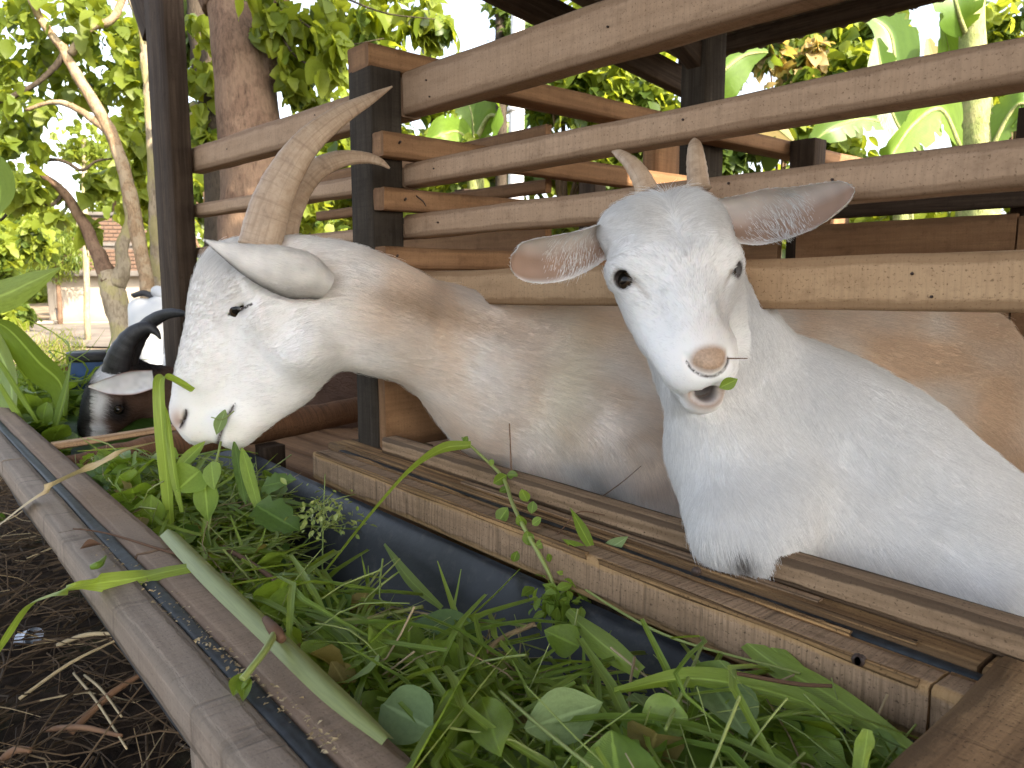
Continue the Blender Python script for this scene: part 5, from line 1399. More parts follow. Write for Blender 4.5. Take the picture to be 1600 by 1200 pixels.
M['bark_tan'] = bark('tan_slender_bark', (.25, .17, .10), (.35, .25, .155), (.11, .07, .04), (.38, .32, .22), .5, 2)
M['bark_dark'] = bark('dark_bark', (.05, .04, .03), (.09, .07, .05), (.02, .016, .012))
M['crown_a'] = leaf_mat('tree_leaf_mid', (.09, .14, .018), (.22, .27, .04), .48, vein=False, rough=.5)
M['crown_b'] = leaf_mat('tree_leaf_bright', (.13, .19, .02), (.28, .33, .05), .5, vein=False, rough=.5)
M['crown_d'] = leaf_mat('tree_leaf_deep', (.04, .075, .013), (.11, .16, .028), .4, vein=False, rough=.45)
M['crown_y'] = leaf_mat('dry_yellow_leaf', (.26, .19, .07), (.42, .32, .14), .4, vein=False, rough=.6)
M['banana'] = leaf_mat('banana_leaf', (.06, .13, .02), (.17, .27, .04), .38, vein=True, rough=.35)
M['banana_stem'] = bark('banana_stem', (.22, .26, .08), (.36, .40, .16), (.12, .12, .05), (.45, .40, .2), .4, 2)
rb = np.random.default_rng(77)
TL = [leaf_grid(LOBED, 9, 3, .1, .15, .35, .05, 1), leaf_grid(LOBED, 9, 3, .1, .2, .15, .06, 6), leaf_grid(HEART, 6, 3, .1, .25, .3, .03, 3)]
TO = [leaf_grid(OVAL, 5, 3, .1, .25, .3, .03, 1), leaf_grid(OVAL, 5, 3, .1, .3, .1, .05, 2), leaf_grid(HEART, 5, 3, .1, .25, .2, .03, 3)]
TLN = [leaf_grid(LANCE, 6, 3, .1, .25, .5, .03, 1), leaf_grid(LANCE, 6, 3, .1, .3, .2, .05, 2)]
def cloud(name, blobs, per, size, mat, parent, tmpl=TO, droop=.6, clump=6, seed=1):
    """leaves through several ellipsoid volumes: blobs of (centre, radii); clumped, with gaps"""
    r = np.random.default_rng(seed)
    ps, ro = [], []
    for c, rad in blobs:
        rad = np.asarray(rad if not np.isscalar(rad) else (rad, rad, rad), float)
        k = max(1, per // clump)
        d = unit_rows(r.normal(0, 1, (k, 3))) * (r.random(k) ** .45)[:, None]
        cc = np.asarray(c) + d * rad
        p = np.repeat(cc, clump, 0) + r.normal(0, 1, (k * clump, 3)) * rad.mean() * .13
        ps.append(p)
    ps = np.vstack(ps); k = len(ps)
    keep = vnoise(ps, 1.6 / max(.3, np.mean([np.mean(b[1]) for b in blobs])), seed) > .3
    ps = ps[keep]; k = len(ps)
    rot = rot_rand(r, k, 1.0)
    # tips hang
    X_ = rot[:, :, 0].copy(); X_[:, 2] -= droop; X_ = unit_rows(X_)
    Z_ = rot[:, :, 2]; Y_ = unit_rows(np.cross(Z_, X_)); Z_ = np.cross(X_, Y_)
    rot = np.stack([X_, Y_, Z_], 2)
    return scatter(name, tmpl, ps, rot, r.uniform(size[0], size[1], k), mat, parent, rnd=np.clip(.25 + .5 * vnoise(ps, 1.2, 5) + r.normal(0, .18, k), 0, 1), seed=seed)
def limb(name, pts, rad, mat, parent, n=26, k=12, rough=.22):
    V, F, uv = tube_arrays(pts, rad, n=n, k=k, rough=rough, seed=int(abs(pts[0][0]) * 10) % 50)
    return link(name, tri_fix(V, F, uv, name), parent, mat)
def PP(pts, d):
    return [P(x, y, (e[0] if e else d)) for x, y, *e in pts]
def px_r(r, d): return r * d / FPX
def down(px, py, d):
    p = P(px, py, d); return np.array([p[0], p[1], -.05])

# --- patchy pale tree left of the roof post
t1 = empty('tree', down(195, 600, 5.2), 'pale patchy-barked tree forking low before the light house wall', 'tree')
D1 = 5.2
limb('trunk', [down(205, 600, D1)] + PP([(196, 540), (184, 490), (175, 448), (168, 425)], D1), [px_r(r, D1) for r in (20, 18, 17, 17, 14)], M['bark_pale'], t1)
limb('limb', PP([(172, 440), (152, 395), (128, 345), (100, 300), (72, 278), (52, 262)], D1), [px_r(r, D1) for r in (15, 11, 9, 7, 5, 4)], M['bark_grey'], t1)
limb('limb', PP([(180, 445), (192, 420), (190, 390), (202, 345), (196, 310)], D1), [px_r(r, D1) for r in (15, 12, 10, 7, 5)], M['bark_pale'], t1)
limb('limb', PP([(100, 300), (80, 320), (40, 310), (0, 345)], D1), [px_r(r, D1) for r in (4, 3, 3, 2)], M['bark_dark'], t1)
limb('limb', PP([(52, 262), (75, 250), (100, 252), (128, 266), (150, 252), (175, 248)], D1), [px_r(r, D1) for r in (3, 3, 2.5, 2.5, 2, 1.5)], M['bark_dark'], t1)
cloud('crown', [(P(130, 358, D1), (.10, .10, .05)), (P(112, 345, D1), (.15, .15, .06)), (P(150, 285, D1), (.10, .1, .12)), (P(60, 300, D1), (.22, .22, .12))], 42, (.08, .16), M['crown_a'], t1, TL, seed=2)
# --- slender leaning tan tree
t2 = empty('tree', down(226, 560, 4.7), 'slender tan tree leaning left with a forked top and lobed leaves', 'tree')
D2 = 4.7
limb('trunk', [down(236, 600, D2)] + PP([(232, 470), (214, 360), (200, 290), (178, 220), (150, 165), (112, 105), (98, 72)], D2), [px_r(r, D2) for r in (13, 11, 10.5, 10, 9.5, 9, 8, 7)], M['bark_tan'], t2, n=40)
limb('limb', PP([(176, 215), (150, 190), (110, 165), (80, 160), (40, 172)], D2), [px_r(r, D2) for r in (6, 6, 5, 3.5, 2.5)], M['bark_tan'], t2)
limb('limb', PP([(102, 80), (85, 105), (50, 135), (0, 158), (-40, 165)], D2), [px_r(r, D2) for r in (5, 4.5, 4, 4, 3)], M['bark_dark'], t2)
limb('limb', PP([(100, 78), (70, 40), (50, 0), (30, -60)], D2), [px_r(r, D2) for r in (7, 6, 6, 5)], M['bark_tan'], t2)
limb('limb', PP([(110, 85), (140, 45), (175, 30), (200, -20)], D2), [px_r(r, D2) for r in (6, 6, 6, 5)], M['bark_tan'], t2)
b2 = [(P(x, y, D2 + e), r) for x, y, e, r in ((40, 60, .2, .30), (110, 130, .4, .26), (20, 130, .1, .28), (30, 190, .5, .2), (170, 60, .3, .28), (10, 20, .0, .3), (90, 20, .3, .3), (20, 230, .2, .22), (215, 120, .3, .18), (150, 10, .0, .25), (205, 255, .7, .16), (20, 300, .5, .12))]
cloud('crown', b2, 80, (.06, .135), M['crown_a'], t2, TL, seed=3)
cloud('crown', [(c + np.array([0, 0, .05]), r * .9) for c, r in b2[:9]], 22, (.06, .13), M['crown_d'], t2, TL, seed=4)
# --- straight pale slender tree beside the roof post
t3 = empty('tree', down(246, 560, 4.9), 'straight slender pale tree close beside the roof post', 'tree')
D3 = 4.9
limb('trunk', [down(252, 600, D3)] + PP([(248, 440), (243, 320), (238, 200), (229, 85)], D3), [px_r(r, D3) for r in (12, 11, 10.5, 10, 9)], M['bark_pale'], t3, n=30)
limb('limb', PP([(229, 95), (222, 40), (205, 0), (190, -50)], D3), [px_r(r, D3) for r in (8, 7, 6, 5)], M['bark_pale'], t3)
cloud('crown', [(P(x, y, D3 + e), r) for x, y, e, r in ((215, 40, .2, .22), (190, 130, .3, .2), (215, 220, .4, .18), (240, 10, .3, .25), (222, 300, .5, .16))], 80, (.06, .13), M['crown_b'], t3, TL, seed=5)
# --- thin far pole tree
t4 = empty('tree', down(133, 480, 13), 'thin bare-stemmed distant tree in the bright gap of sky', 'tree')
limb('trunk', [down(133, 480, 13)] + PP([(133, 340), (132, 270), (130, 215)], 13), [.05, .045, .04, .03], M['bark_pale'], t4)
cloud('crown', [(P(130, 215, 13), (.45, .45, .35)), (P(120, 240, 13), (.3, .3, .2))], 260, (.07, .16), M['crown_a'], t4, TO, seed=6)
# --- big trunk behind the left rails
t5 = empty('tree', down(385, 560, 3.9), 'thick brown tree trunk rising behind the left fence rails', 'tree')
D5 = 3.9
limb('trunk', [down(392, 620, D5)] + PP([(394, 420), (392, 280), (388, 180), (376, 90), (362, 30), (350, -20)], D5), [px_r(r, D5) for r in (58, 54, 48, 47, 44, 38, 34)], M['bark_grey'], t5, n=40, k=22, rough=.14)
limb('limb', PP([(400, 130), (420, 60), (432, 0), (440, -60)], D5), [px_r(r, D5) for r in (34, 22, 19, 17)], M['bark_grey'], t5, k=16, rough=.14)
limb('limb', PP([(345, 10), (320, -60), (300, -140)], D5), [px_r(r, D5) for r in (30, 26, 22)], M['bark_grey'], t5)
for pts in ([(430, 5), (480, 40), (530, 70), (600, 60)], [(440, -30), (520, -10), (600, 20), (680, 30)], [(428, 40), (470, 95), (520, 100), (560, 118)]):
    limb('twig', PP(pts, D5 - .2), [.008, .006, .004, .002], M['bark_dark'], t5, n=14, k=6)
hi5 = [((-2.35, 1.75, 3.1), (.6, .35, .4)), ((-1.5, 1.8, 3.6), (.7, .38, .5)), ((-.6, 1.9, 4.2), (.8, .4, .5)), ((-3.0, 1.75, 2.75), (.4, .3, .3))]  # unseen foliage added above the view to cast dappled shade on the trunk
cloud('crown', hi5, 420, (.08, .18), M['crown_a'], t5, TL, droop=.6, seed=71)
b5 = [(P(x, y, D5 + e), r) for x, y, e, r in ((455, 30, -.2, .16), (520, 30, -.1, .17), (580, 35, 0, .16), (470, 120, -.1, .12), (505, 70, -.3, .13), (640, 15, .1, .16), (600, 90, 0, .09), (490, 160, 0, .08), (420, 10, -.2, .14), (680, 40, .2, .09), (330, 60, .4, .16), (315, 130, .5, .14), (345, 250, .8, .16), (310, 210, .6, .12), (565, -20, .1, .2), (650, -30, .2, .2))]
cloud('crown', b5, 60, (.06, .13), M['crown_b'], t5, TL, droop=.9, seed=7)
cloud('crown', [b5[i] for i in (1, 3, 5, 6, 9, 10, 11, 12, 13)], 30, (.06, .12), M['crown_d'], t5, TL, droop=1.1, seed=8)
# --- dark stem behind it
t6 = empty('tree', down(318, 560, 4.6), 'dark narrow tree stem half hidden behind the thick brown trunk', 'tree')
limb('trunk', [down(345, 620, 4.6)] + PP([(340, 300), (330, 160), (312, 40), (305, -40)], 4.6), [px_r(r, 4.6) for r in (22, 20, 20, 19, 18)], M['bark_dark'], t6)
cloud('crown', [(P(x, y, 4.8), r) for x, y, r in ((300, 30, .22), (330, 100, .2), (320, 190, .16), (335, 60, .2))], 110, (.07, .14), M['crown_d'], t6, TL, seed=9)
for pts in ([(297, 185), (330, 160), (352, 130)], [(300, 165), (330, 175), (350, 160)]):
    limb('limb', PP(pts, 4.7), [.03, .03, .028], M['bark_pale'], t6)

# --- bushes and trees farther off
def bush(label, px, py, d, rx, rz, n, size, mat, tmpl=TO, seed=0, name='bush', cat='bush', n2=0, mat2='crown_d', group=None):
    c = P(px, py, d)
    e = empty(name, (c[0], c[1], 0), label, cat, group)
    rg = np.random.default_rng(seed + 500)
    bl = [(c + rg.normal(0, 1, 3) * np.array([rx * .55, rx * .55, rz * .5]), (rx * .5, rx * .5, rz * .5)) for _ in range(7)]
    limb('trunk', [(c[0], c[1], -.05), (c[0] + .03 * d / 6, c[1], c[2] * .5), tuple(c)], [max(.02, rx * .07), max(.016, rx * .055), max(.01, rx * .03)], M['bark_grey'], e, n=10, k=8)
    for q in range(4):
        limb('limb', [c * np.array([1, 1, .6]) + np.array([0, 0, .0]), (c * np.array([1, 1, .8]) + bl[q][0]) / 2, bl[q][0]], [max(.01, rx * .03), max(.008, rx * .02), .006], M['bark_grey'], e, n=8, k=6)
    cloud('crown', bl, n // 7, size, M[mat], e, tmpl, seed=seed)
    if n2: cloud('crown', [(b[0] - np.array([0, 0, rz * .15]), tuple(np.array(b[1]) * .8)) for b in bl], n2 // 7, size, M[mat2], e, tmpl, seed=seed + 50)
    return e
BU = [
    ('bright sunlit bush left of the light house', -15, 400, 11, .62, .7, 1800, (.09, .2), 'crown_b', TO, 900),
    ('feathery green bush rising over the roof of the light house', 85, 385, 18, .9, .6, 1700, (.08, .2), 'crown_a', TLN, 700),
    ('dark hedge bush low at the left edge of the yard', 10, 478, 15, .6, .3, 900, (.1, .2), 'crown_d', TO, 500),
    ('rounded green tree above the brick building', 175, 330, 30, 3.2, 1.8, 1600, (.3, .6), 'crown_a', TO, 700),
    ('tall pale tree far off at the left edge', -40, 330, 20, 1.6, 2.0, 1300, (.2, .45), 'crown_a', TO, 600),
    ('tall bushy tree behind the pale slender stems', 240, 255, 9, .42, .8, 1100, (.1, .22), 'crown_a', TL, 500),
    ('lime green bush seen between the left rails', 320, 300, 7, .6, .5, 1100, (.08, .16), 'crown_b', TO, 200),
    ('low green bush behind the thick trunk', 450, 320, 7.5, .9, .45, 1500, (.08, .16), 'crown_b', TO, 300),
    ('bright leafy bush behind the corner post', 560, 280, 7, .7, .5, 1500, (.08, .17), 'crown_b', TO, 200),
    ('lime bush right of the corner post', 660, 220, 8, .9, .6, 2000, (.08, .18), 'crown_b', TO, 300),
    ('low lime bush under the banana leaves by the white pole', 720, 280, 8, .9, .4, 1400, (.09, .18), 'crown_b', TO, 300),
    ('dark leafy shrub right of the white pole', 880, 185, 7, .7, .6, 1700, (.08, .17), 'crown_a', TO, 700),
    ('sunlit shrub with yellow tips before the dark roof post', 960, 150, 6.5, .5, .55, 1300, (.08, .16), 'crown_b', TL, 400),
    ('green shrub behind the horn of the young goat', 1010, 230, 6.5, .6, .5, 1400, (.08, .16), 'crown_a', TO, 500),
    ('dim green shrub filling the gap above the second rail', 900, 290, 7.5, 1.0, .35, 1400, (.08, .17), 'crown_a', TO, 500),
    ('shadowed shrub right of the short horn', 1130, 230, 6, .35, .35, 900, (.07, .15), 'crown_d', TL, 300),
    ('yellowing shrub beneath the shed eave', 1225, 120, 6, .28, .35, 420, (.07, .15), 'crown_y', TL, 600),
    ('mixed green shrub in the middle of the right gap', 1290, 190, 6.2, .55, .4, 1100, (.08, .17), 'crown_a', TO, 900),
    ('leafy shrub with dark undersides below the shed eave', 1330, 75, 6.5, .6, .45, 1300, (.09, .18), 'crown_a', TL, 600),
    ('lime shrub at the right edge behind the banana stem', 1590, 160, 6.5, .5, .6, 1500, (.08, .17), 'crown_b', TO, 500),
    ('feathery shrub at the top right corner', 1570, 80, 7.5, .6, .25, 700, (.07, .18), 'crown_a', TLN, 200),
    ('low bright shrub glimpsed under the third rail', 1530, 325, 6.5, 1.0, .25, 1100, (.08, .17), 'crown_b', TO, 200),
    ('low dull shrub glimpsed between the rear boards', 1380, 330, 7, .7, .25, 700, (.08, .17), 'crown_a', TO, 300),
]
for i, (lab, px, py, d, rx, rz, n, sz, mt, tm, n2) in enumerate(BU):
    bush(lab, px, py, d, rx, rz, n, sz, mt, tm, seed=100 + i, n2=n2)
# far line of trees that closes the yard
FT = [(-140, 24, 3.2, 'tree of the far row beyond the left edge of the yard'), (90, 40, 4.2, 'tall far tree above the low house roof'), (250, 34, 3.6, 'far tree behind the brick building'), (370, 26, 3.0, 'far tree behind the thick brown trunk'), (470, 22, 2.2, 'far tree low behind the left rails'),
      (600, 20, 2.2, 'far tree behind the corner post'), (730, 18, 2.3, 'far tree left of the white pole'), (850, 17, 3.0, 'tall far tree right of the white pole'), (980, 16, 3.0, 'tall far tree behind the dark roof post'), (1110, 16, 3.0, 'far tree beneath the shed eave'), (1240, 15, 3.0, 'far tree behind the yellowing shrub'),
      (1370, 15, 3.0, 'far tree behind the shrub with dark undersides'), (1500, 15, 2.4, 'far tree behind the banana stem'), (1640, 15, 2.6, 'far tree off the right end of the rails')]
for i, (px, d, hh, lab) in enumerate(FT):
    z = H + (hh - 1) * .35
    p = P(px, 440, d)
    e = empty('tree', (p[0], p[1], 0), lab, 'tree', 'trees in the far row')
    rg = np.random.default_rng(900 + i)
    bl = [(np.array([p[0], p[1], hh * .52]) + rg.normal(0, 1, 3) * np.array([d * .055, d * .055, hh * .2]), (d * .045, d * .045, hh * .2)) for _ in range(9)]
    limb('trunk', [(p[0], p[1], -.05), (p[0] + .1, p[1], hh * .4), (p[0], p[1] + .1, hh * .75)], [.13, .1, .05], M['bark_grey'], e, n=10, k=8)
    cloud('crown', bl, 190, (.012 * d, .022 * d), M['crown_a' if i % 3 else 'crown_b'], e, TO, seed=300 + i)
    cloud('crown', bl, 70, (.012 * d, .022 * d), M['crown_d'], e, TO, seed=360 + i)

# --- banana plants
def banana_leaf(parent, pts, w, seed=0, mat='banana', tatter=.25, side=None, rnd=None):
    V, F, uv = blade_arrays(pts, w, n=46, m=9, fold=.28, side=side, wav=.0)
    r = np.random.default_rng(seed)
    # torn edge: outer columns pulled in at random rows
    m = 9
    W = V.reshape(46, m, 3).copy(); mid = W[:, m // 2:m // 2 + 1]
    cut = np.ones((46, m)); rows = r.random((46, 2)) < tatter
    for c_, cols in ((0, range(0, 3)), (1, range(m - 3, m))):
        for j in cols: cut[rows[:, c_], j] = r.uniform(.55, .95)
    W = mid + (W - mid) * cut[..., None]
    o = link('leaf', raw_mesh('leaf', W.reshape(-1, 3), F, uv, {'rnd': np.full(len(V), r.random() if rnd is None else rnd)}), parent, M[mat])
    T0 = spline(pts, 24)
    rr = np.linspace(.018, .003, 24) * np.max(w) / .16
    limb('midrib', T0 - np.array([0, 0, .006]), rr, M['banana_stem'], o, n=24, k=6, rough=.02)
    return o
def PD(*pts): return [P(*p) for p in pts]
bp = empty('banana_plant', down(1525, 560, 4.4), 'tall banana plant with a bright stem at the right', 'banana plant')
limb('stem', [down(1530, 640, 4.4)] + PD((1528, 300, 4.4), (1524, 200, 4.4), (1520, 80, 4.4), (1518, -40, 4.4)), [px_r(r, 4.4) for r in (40, 30, 26, 20, 16)], M['banana_stem'], bp, n=30, k=14, rough=.06)
banana_leaf(bp, PD((1500, 230, 4.3), (1470, 170, 4.2), (1430, 190, 4.1), (1400, 230, 4.0), (1385, 260, 4.0)), [.02, .13, .15, .1, .01], 1, side=CU * .7 + CR * .2, rnd=.8)
banana_leaf(bp, PD((1512, 60, 4.4), (1495, 10, 4.3), (1480, -60, 4.3), (1475, -140, 4.3)), [.02, .14, .16, .05], 2, side=CR, rnd=.3)
banana_leaf(bp, PD((1500, 260, 4.5), (1490, 160, 4.5), (1485, 90, 4.5), (1470, 20, 4.5)), [.02, .09, .09, .01], 3, side=CR, rnd=.95)
banana_leaf(bp, PD((1545, 240, 4.3), (1575, 180, 4.25), (1600, 160, 4.2), (1640, 190, 4.2)), [.02, .1, .13, .05], 4, side=CU, rnd=.4)
banana_leaf(bp, PD((1440, 240, 4.9), (1400, 190, 4.9), (1380, 120, 4.9), (1370, 60, 4.9)), [.02, .11, .12, .02], 5, side=CR, rnd=.15)
bq = empty('banana_plant', down(1130, 520, 4.6), 'banana plant with a torn upright leaf beside the dark roof post', 'banana plant')
limb('stem', [down(1085, 600, 4.6)] + PD((1082, 330, 4.6), (1083, 220, 4.6), (1086, 120, 4.6)), [.07, .055, .045, .03], M['banana_stem'], bq)
banana_leaf(bq, PD((1088, 190, 4.5), (1105, 145, 4.45), (1130, 110, 4.4), (1165, 85, 4.4), (1200, 80, 4.4)), [.02, .13, .15, .10, .01], 6, side=CU * .7 - CR * .6, rnd=.45)
banana_leaf(bq, PD((1090, 170, 4.6), (1094, 120, 4.6), (1098, 70, 4.6)), [.02, .06, .01], 7, side=CR, rnd=.9)
banana_leaf(bq, PD((1092, 200, 4.7), (1150, 175, 4.7), (1200, 190, 4.7), (1240, 220, 4.7)), [.02, .08, .09, .01], 8, side=CU, mat='crown_y', rnd=.4)
br = empty('banana_plant', down(760, 500, 6.2), 'banana plant with pale broad leaves left of the white pole', 'banana plant')
limb('stem', [down(745, 560, 6.2)] + PD((745, 380, 6.2), (742, 290, 6.2), (740, 230, 6.2)), [.09, .08, .07, .05], M['banana_stem'], br)
banana_leaf(br, PD((745, 215, 6.2), (765, 180, 6.1), (790, 190, 6.0), (810, 230, 6.0)), [.03, .17, .2, .03], 9, side=CU * .6 - CR * .6, rnd=.5)
banana_leaf(br, PD((740, 225, 6.1), (715, 205, 6.0), (690, 210, 5.9), (665, 220, 5.9)), [.02, .11, .12, .02], 10, side=CU, rnd=.85)
banana_leaf(br, PD((742, 220, 6.3), (735, 170, 6.3), (715, 130, 6.3)), [.02, .13, .02], 11, side=CR, rnd=.7)
bs = empty('banana_plant', down(1410, 560, 5.6), 'younger banana plant among dry leaves in the middle of the right gap', 'banana plant')
limb('stem', [down(1410, 600, 5.6)] + PD((1412, 330, 5.6), (1410, 250, 5.6), (1408, 190, 5.6)), [.09, .07, .06, .04], M['banana_stem'], bs)
banana_leaf(bs, PD((1408, 200, 5.5), (1350, 185, 5.4), (1300, 200, 5.3), (1260, 230, 5.3)), [.02, .10, .11, .02], 12, side=CU, rnd=.35)
banana_leaf(bs, PD((1408, 190, 5.6), (1400, 120, 5.6), (1390, 50, 5.6), (1350, 20, 5.6)), [.02, .14, .16, .03], 13, side=CR, rnd=.25)
banana_leaf(bs, PD((1412, 200, 5.5), (1440, 140, 5.5), (1455, 100, 5.5), (1450, 60, 5.5)), [.02, .1, .09, .02], 14, side=CR, mat='crown_y', rnd=.8)
# white pole
wp = empty('white_pole', down(805, 560, 5.6), 'white painted pole standing among the bushes behind the pen', 'pole')
M['white_paint'] = plain('chalky_white_paint', (.72, .72, .72), .7, .2, .1, 14)
limb('shaft', [down(806, 600, 5.6), P(806, 300, 5.6), P(808, 120, 5.6), P(811, -80, 5.6)], [.062, .058, .052, .046], M['white_paint'], wp, rough=.02)
limb('collar', [P(806, 176, 5.6), P(806, 168, 5.6)], [.064, .064], M['white_paint'], wp, n=4, rough=0)
vt = empty('tree', down(785, 560, 6.0), 'thin creeper-covered tree stem beside the white pole', 'tree')
limb('trunk', [down(783, 600, 6.0), P(783, 300, 6), P(782, 100, 6), P(778, -60, 6)], [.05, .045, .04, .03], M['bark_dark'], vt)
cloud('crown', [(P(x, y, 6), r) for x, y, r in ((780, 20, .12), (790, 60, .12), (775, 90, .1), (765, -20, .15), (800, 40, .14), (830, 50, .14))], 60, (.05, .1), M['crown_d'], vt, TO, seed=44)

# --- houses in the yard
M['plaster'] = plain('pale_plaster', (.33, .29, .24), .9, .1, .10, 3)
M['plaster_dark'] = plain('grey_cement', (.13, .12, .11), .9, .1, .2, 2)
def block(name, c, ax, bx, w, dpt, h, mat, parent, z0=0.0, bev=0.02):
    """box with footprint along ax (w) and bx (dpt) from corner c"""
    c, ax, bx = np.asarray(c, float), unit(ax), unit(bx)
    a = c + ax * 0 + np.array([0, 0, z0 + h / 2]) + bx * dpt / 2
    return beam(name, a, a + ax * w, h, dpt, mat, parent, bev=bev, jit=.004, seg=max(.3, w / 8))
DH = 15.4
hc_ = at_z(78, 505, 0.0); hd = unit((hc_ - CAM) * np.array([1, 1, 0]))
ha = unit(CR * np.array([1, 1, 0]) * .97 + hd * .2); hb = unit(np.array([-ha[1], ha[0], 0])); hb = hb if hb @ hd > 0 else -hb
hs = empty('low_house', hc_ * np.array([1, 1, 0]), 'low pale house with an overhanging flat roof across the sunny yard', 'house')
W_ = 3.0; HH = 1.14
wx = .17                                                               # window: built from four wall pieces round the opening
ws = (.13, .30, .07, .36)
block('wall', hc_, ha, hb, ws[0], 2.4, HH, M['plaster'], hs)
block('wall', hc_ + ha * ws[1], ha, hb, W_ - ws[1], 2.4, HH, M['plaster'], hs)
block('wall', hc_ + ha * (ws[0] + .002), ha, hb, ws[1] - ws[0] - .004, 2.4, ws[2], M['plaster'], hs)
block('wall', hc_ + ha * (ws[0] + .002), ha, hb, ws[1] - ws[0] - .004, 2.4, HH - ws[3], M['plaster'], hs, z0=ws[3])
wf = block('window', hc_ + ha * (ws[0] + .003) + hb * .06, ha, hb, ws[1] - ws[0] - .006, .03, ws[3] - ws[2] - .004, M['plaster_dark'], hs, z0=ws[2] + .002, bev=.004)
t = NT('window_glass'); t.base((.10, .12, .16)); t.rough(.12, .5); M['glass'] = t.m
for q in (0, 1):
    block('pane', hc_ + ha * (ws[0] + .016 + q * .075) + hb * .052, ha, hb, .062, .006, .24, M['glass'], wf, z0=ws[2] + .02, bev=.002)
block('roof', hc_ - ha * .06 - hb * .30, ha, hb, W_ + .1, 3.0, .10, M['plaster_dark'], hs, z0=HH + .002)
block('fascia', hc_ - ha * .09 - hb * .33, ha, hb, W_ + .16, .03, .13, M['plaster_dark'], hs, z0=HH - .01)
block('plinth', hc_ - ha * .12 - hb * .45, ha, hb, .42, .44, .07, M['plaster'], hs)
block('plinth', hc_ + ha * .32 - hb * .22, ha, hb, W_ - .4, .21, .03, M['plaster'], hs)
# brick building behind
M['mortar'] = plain('old_mortar', (.13, .11, .095), .95, .1, .2, 8)
M['brick'] = plain('sooty_brick', (.14, .09, .065), .95, .1, .35, 2.5)
DB = 21.0
bc = at_z(128, 490, 0.0) ; bc = P(126, 440, DB) * np.array([1, 1, 0])
bb = empty('brick_building', bc, 'dark brick building with a flat edge behind the low pale house', 'building')
WB, HB = 2.6, 2.75
block('wall', bc, ha, hb, WB, 2.0, HB, M['mortar'], bb)
block('parapet', bc - ha * .05 - hb * .1, ha, hb, WB + .1, 2.2, .10, M['plaster_dark'], bb, z0=HB + .003)
block('ledge', bc - ha * .03 - hb * .06, ha, hb, WB + .06, .05, .07, M['plaster_dark'], bb, z0=1.95)
bm = None
rows, cols = 15, 11
Vb, Fb, ub = beam_arrays((0, 0, 0), (.205, 0, 0), .085, .03, bev=.004, jit=.001, seg=.2)
me_b = tri_fix(Vb, Fb, ub, 'brick'); me_b.materials.append(M['brick'])
Rm = Matrix(((ha[0], hb[0], 0, 0), (ha[1], hb[1], 0, 0), (0, 0, 1, 0), (0, 0, 0, 1)))
for i in range(rows):
    for j in range(cols):
        zz = 1.2 + i * .104
        if 1.9 < zz < 2.06: continue
        p = bc + ha * (.02 + j * .225 + (.11 if i % 2 else 0)) - hb * (.008 + .006 * random.random())
        if (j + 1) * .225 + (.11 if i % 2 else 0) > WB: continue
        o = bpy.data.objects.new('brick', me_b); COL.objects.link(o); o.parent = bb; o.matrix_parent_inverse = bb.matrix_basis.inverted()
        o.matrix_basis = Matrix.Translation(Vector((p[0], p[1], zz))) @ Rm
# yard surface: worn concrete with a kerb
t = NT('yard_concrete'); v = t.coord('Object')
t.base(t.mix(t.ramp(t.noise(v, 1.2, 6, .6), [(.35, 0), (.65, 1)]), (.12, .105, .09), (.24, .205, .17))); t.rough(.95, .1); t.bump(t.noise(v, 30, 4), .3, .01)
M['yard'] = t.m
cs = [at_z(px, py, .03) for px, py in ((-300, 507), (420, 506), (420, 545), (40, 540), (-300, 530))]
me = bpy.data.meshes.new('yard_paving'); me.from_pydata([tuple(c) for c in cs], [], [list(range(5))]); me.update()
yo = link('yard_paving', me, None, M['yard'], smooth=False); tag(yo, kind='structure')
# weeds at the edge of the yard
e = empty('weed_clump', at_z(50, 560, 0), 'sunny clump of grass and dry weeds at the edge of the yard', 'weeds')
pos = np.array([at_z(px, py, .02) for px, py in zip(rb.uniform(-60, 130, 420), rb.uniform(545, 590, 420))])
rt = rot_rand(rb, 420, .4); Xr = unit_rows(rt[:, :, 0] * .5 + np.array([0, 0, 1.0])); Yr = unit_rows(np.cross(rt[:, :, 2] + .3, Xr)); rt = np.stack([Xr, Yr, np.cross(Xr, Yr)], 2)
scatter('grass_leaves', tm_blade, pos[:260], rt[:260], rb.uniform(.2, .45, 260), M['crown_b'], e, kind='stuff')
scatter('dry_stems', tm_thin, pos[260:], rt[260:], rb.uniform(.2, .5, 160), M['straw'], e, kind='stuff')
# twig bundle by the wall
tb = empty('twig_bundle', at_z(122, 500, 0), 'dark bare twigs heaped against the pale house wall', 'twigs')
for i in range(22):
    c = at_z(122, 501, 0) + np.array([0, 0, .02])
    a_ = np.array([rb.normal(0, .20), rb.normal(0, .12), abs(rb.normal(.12, .09))])
    stalk('twig', [c - ha * .1 + ha * rb.normal(0, .1), c + ha * a_[0] * .6 + np.array([0, 0, a_[2] * .7]), c + ha * a_[0] + np.array([0, 0, a_[2]])], [.012, .009, .005], M['bark_dark'], parent=tb, n=5, k=4)

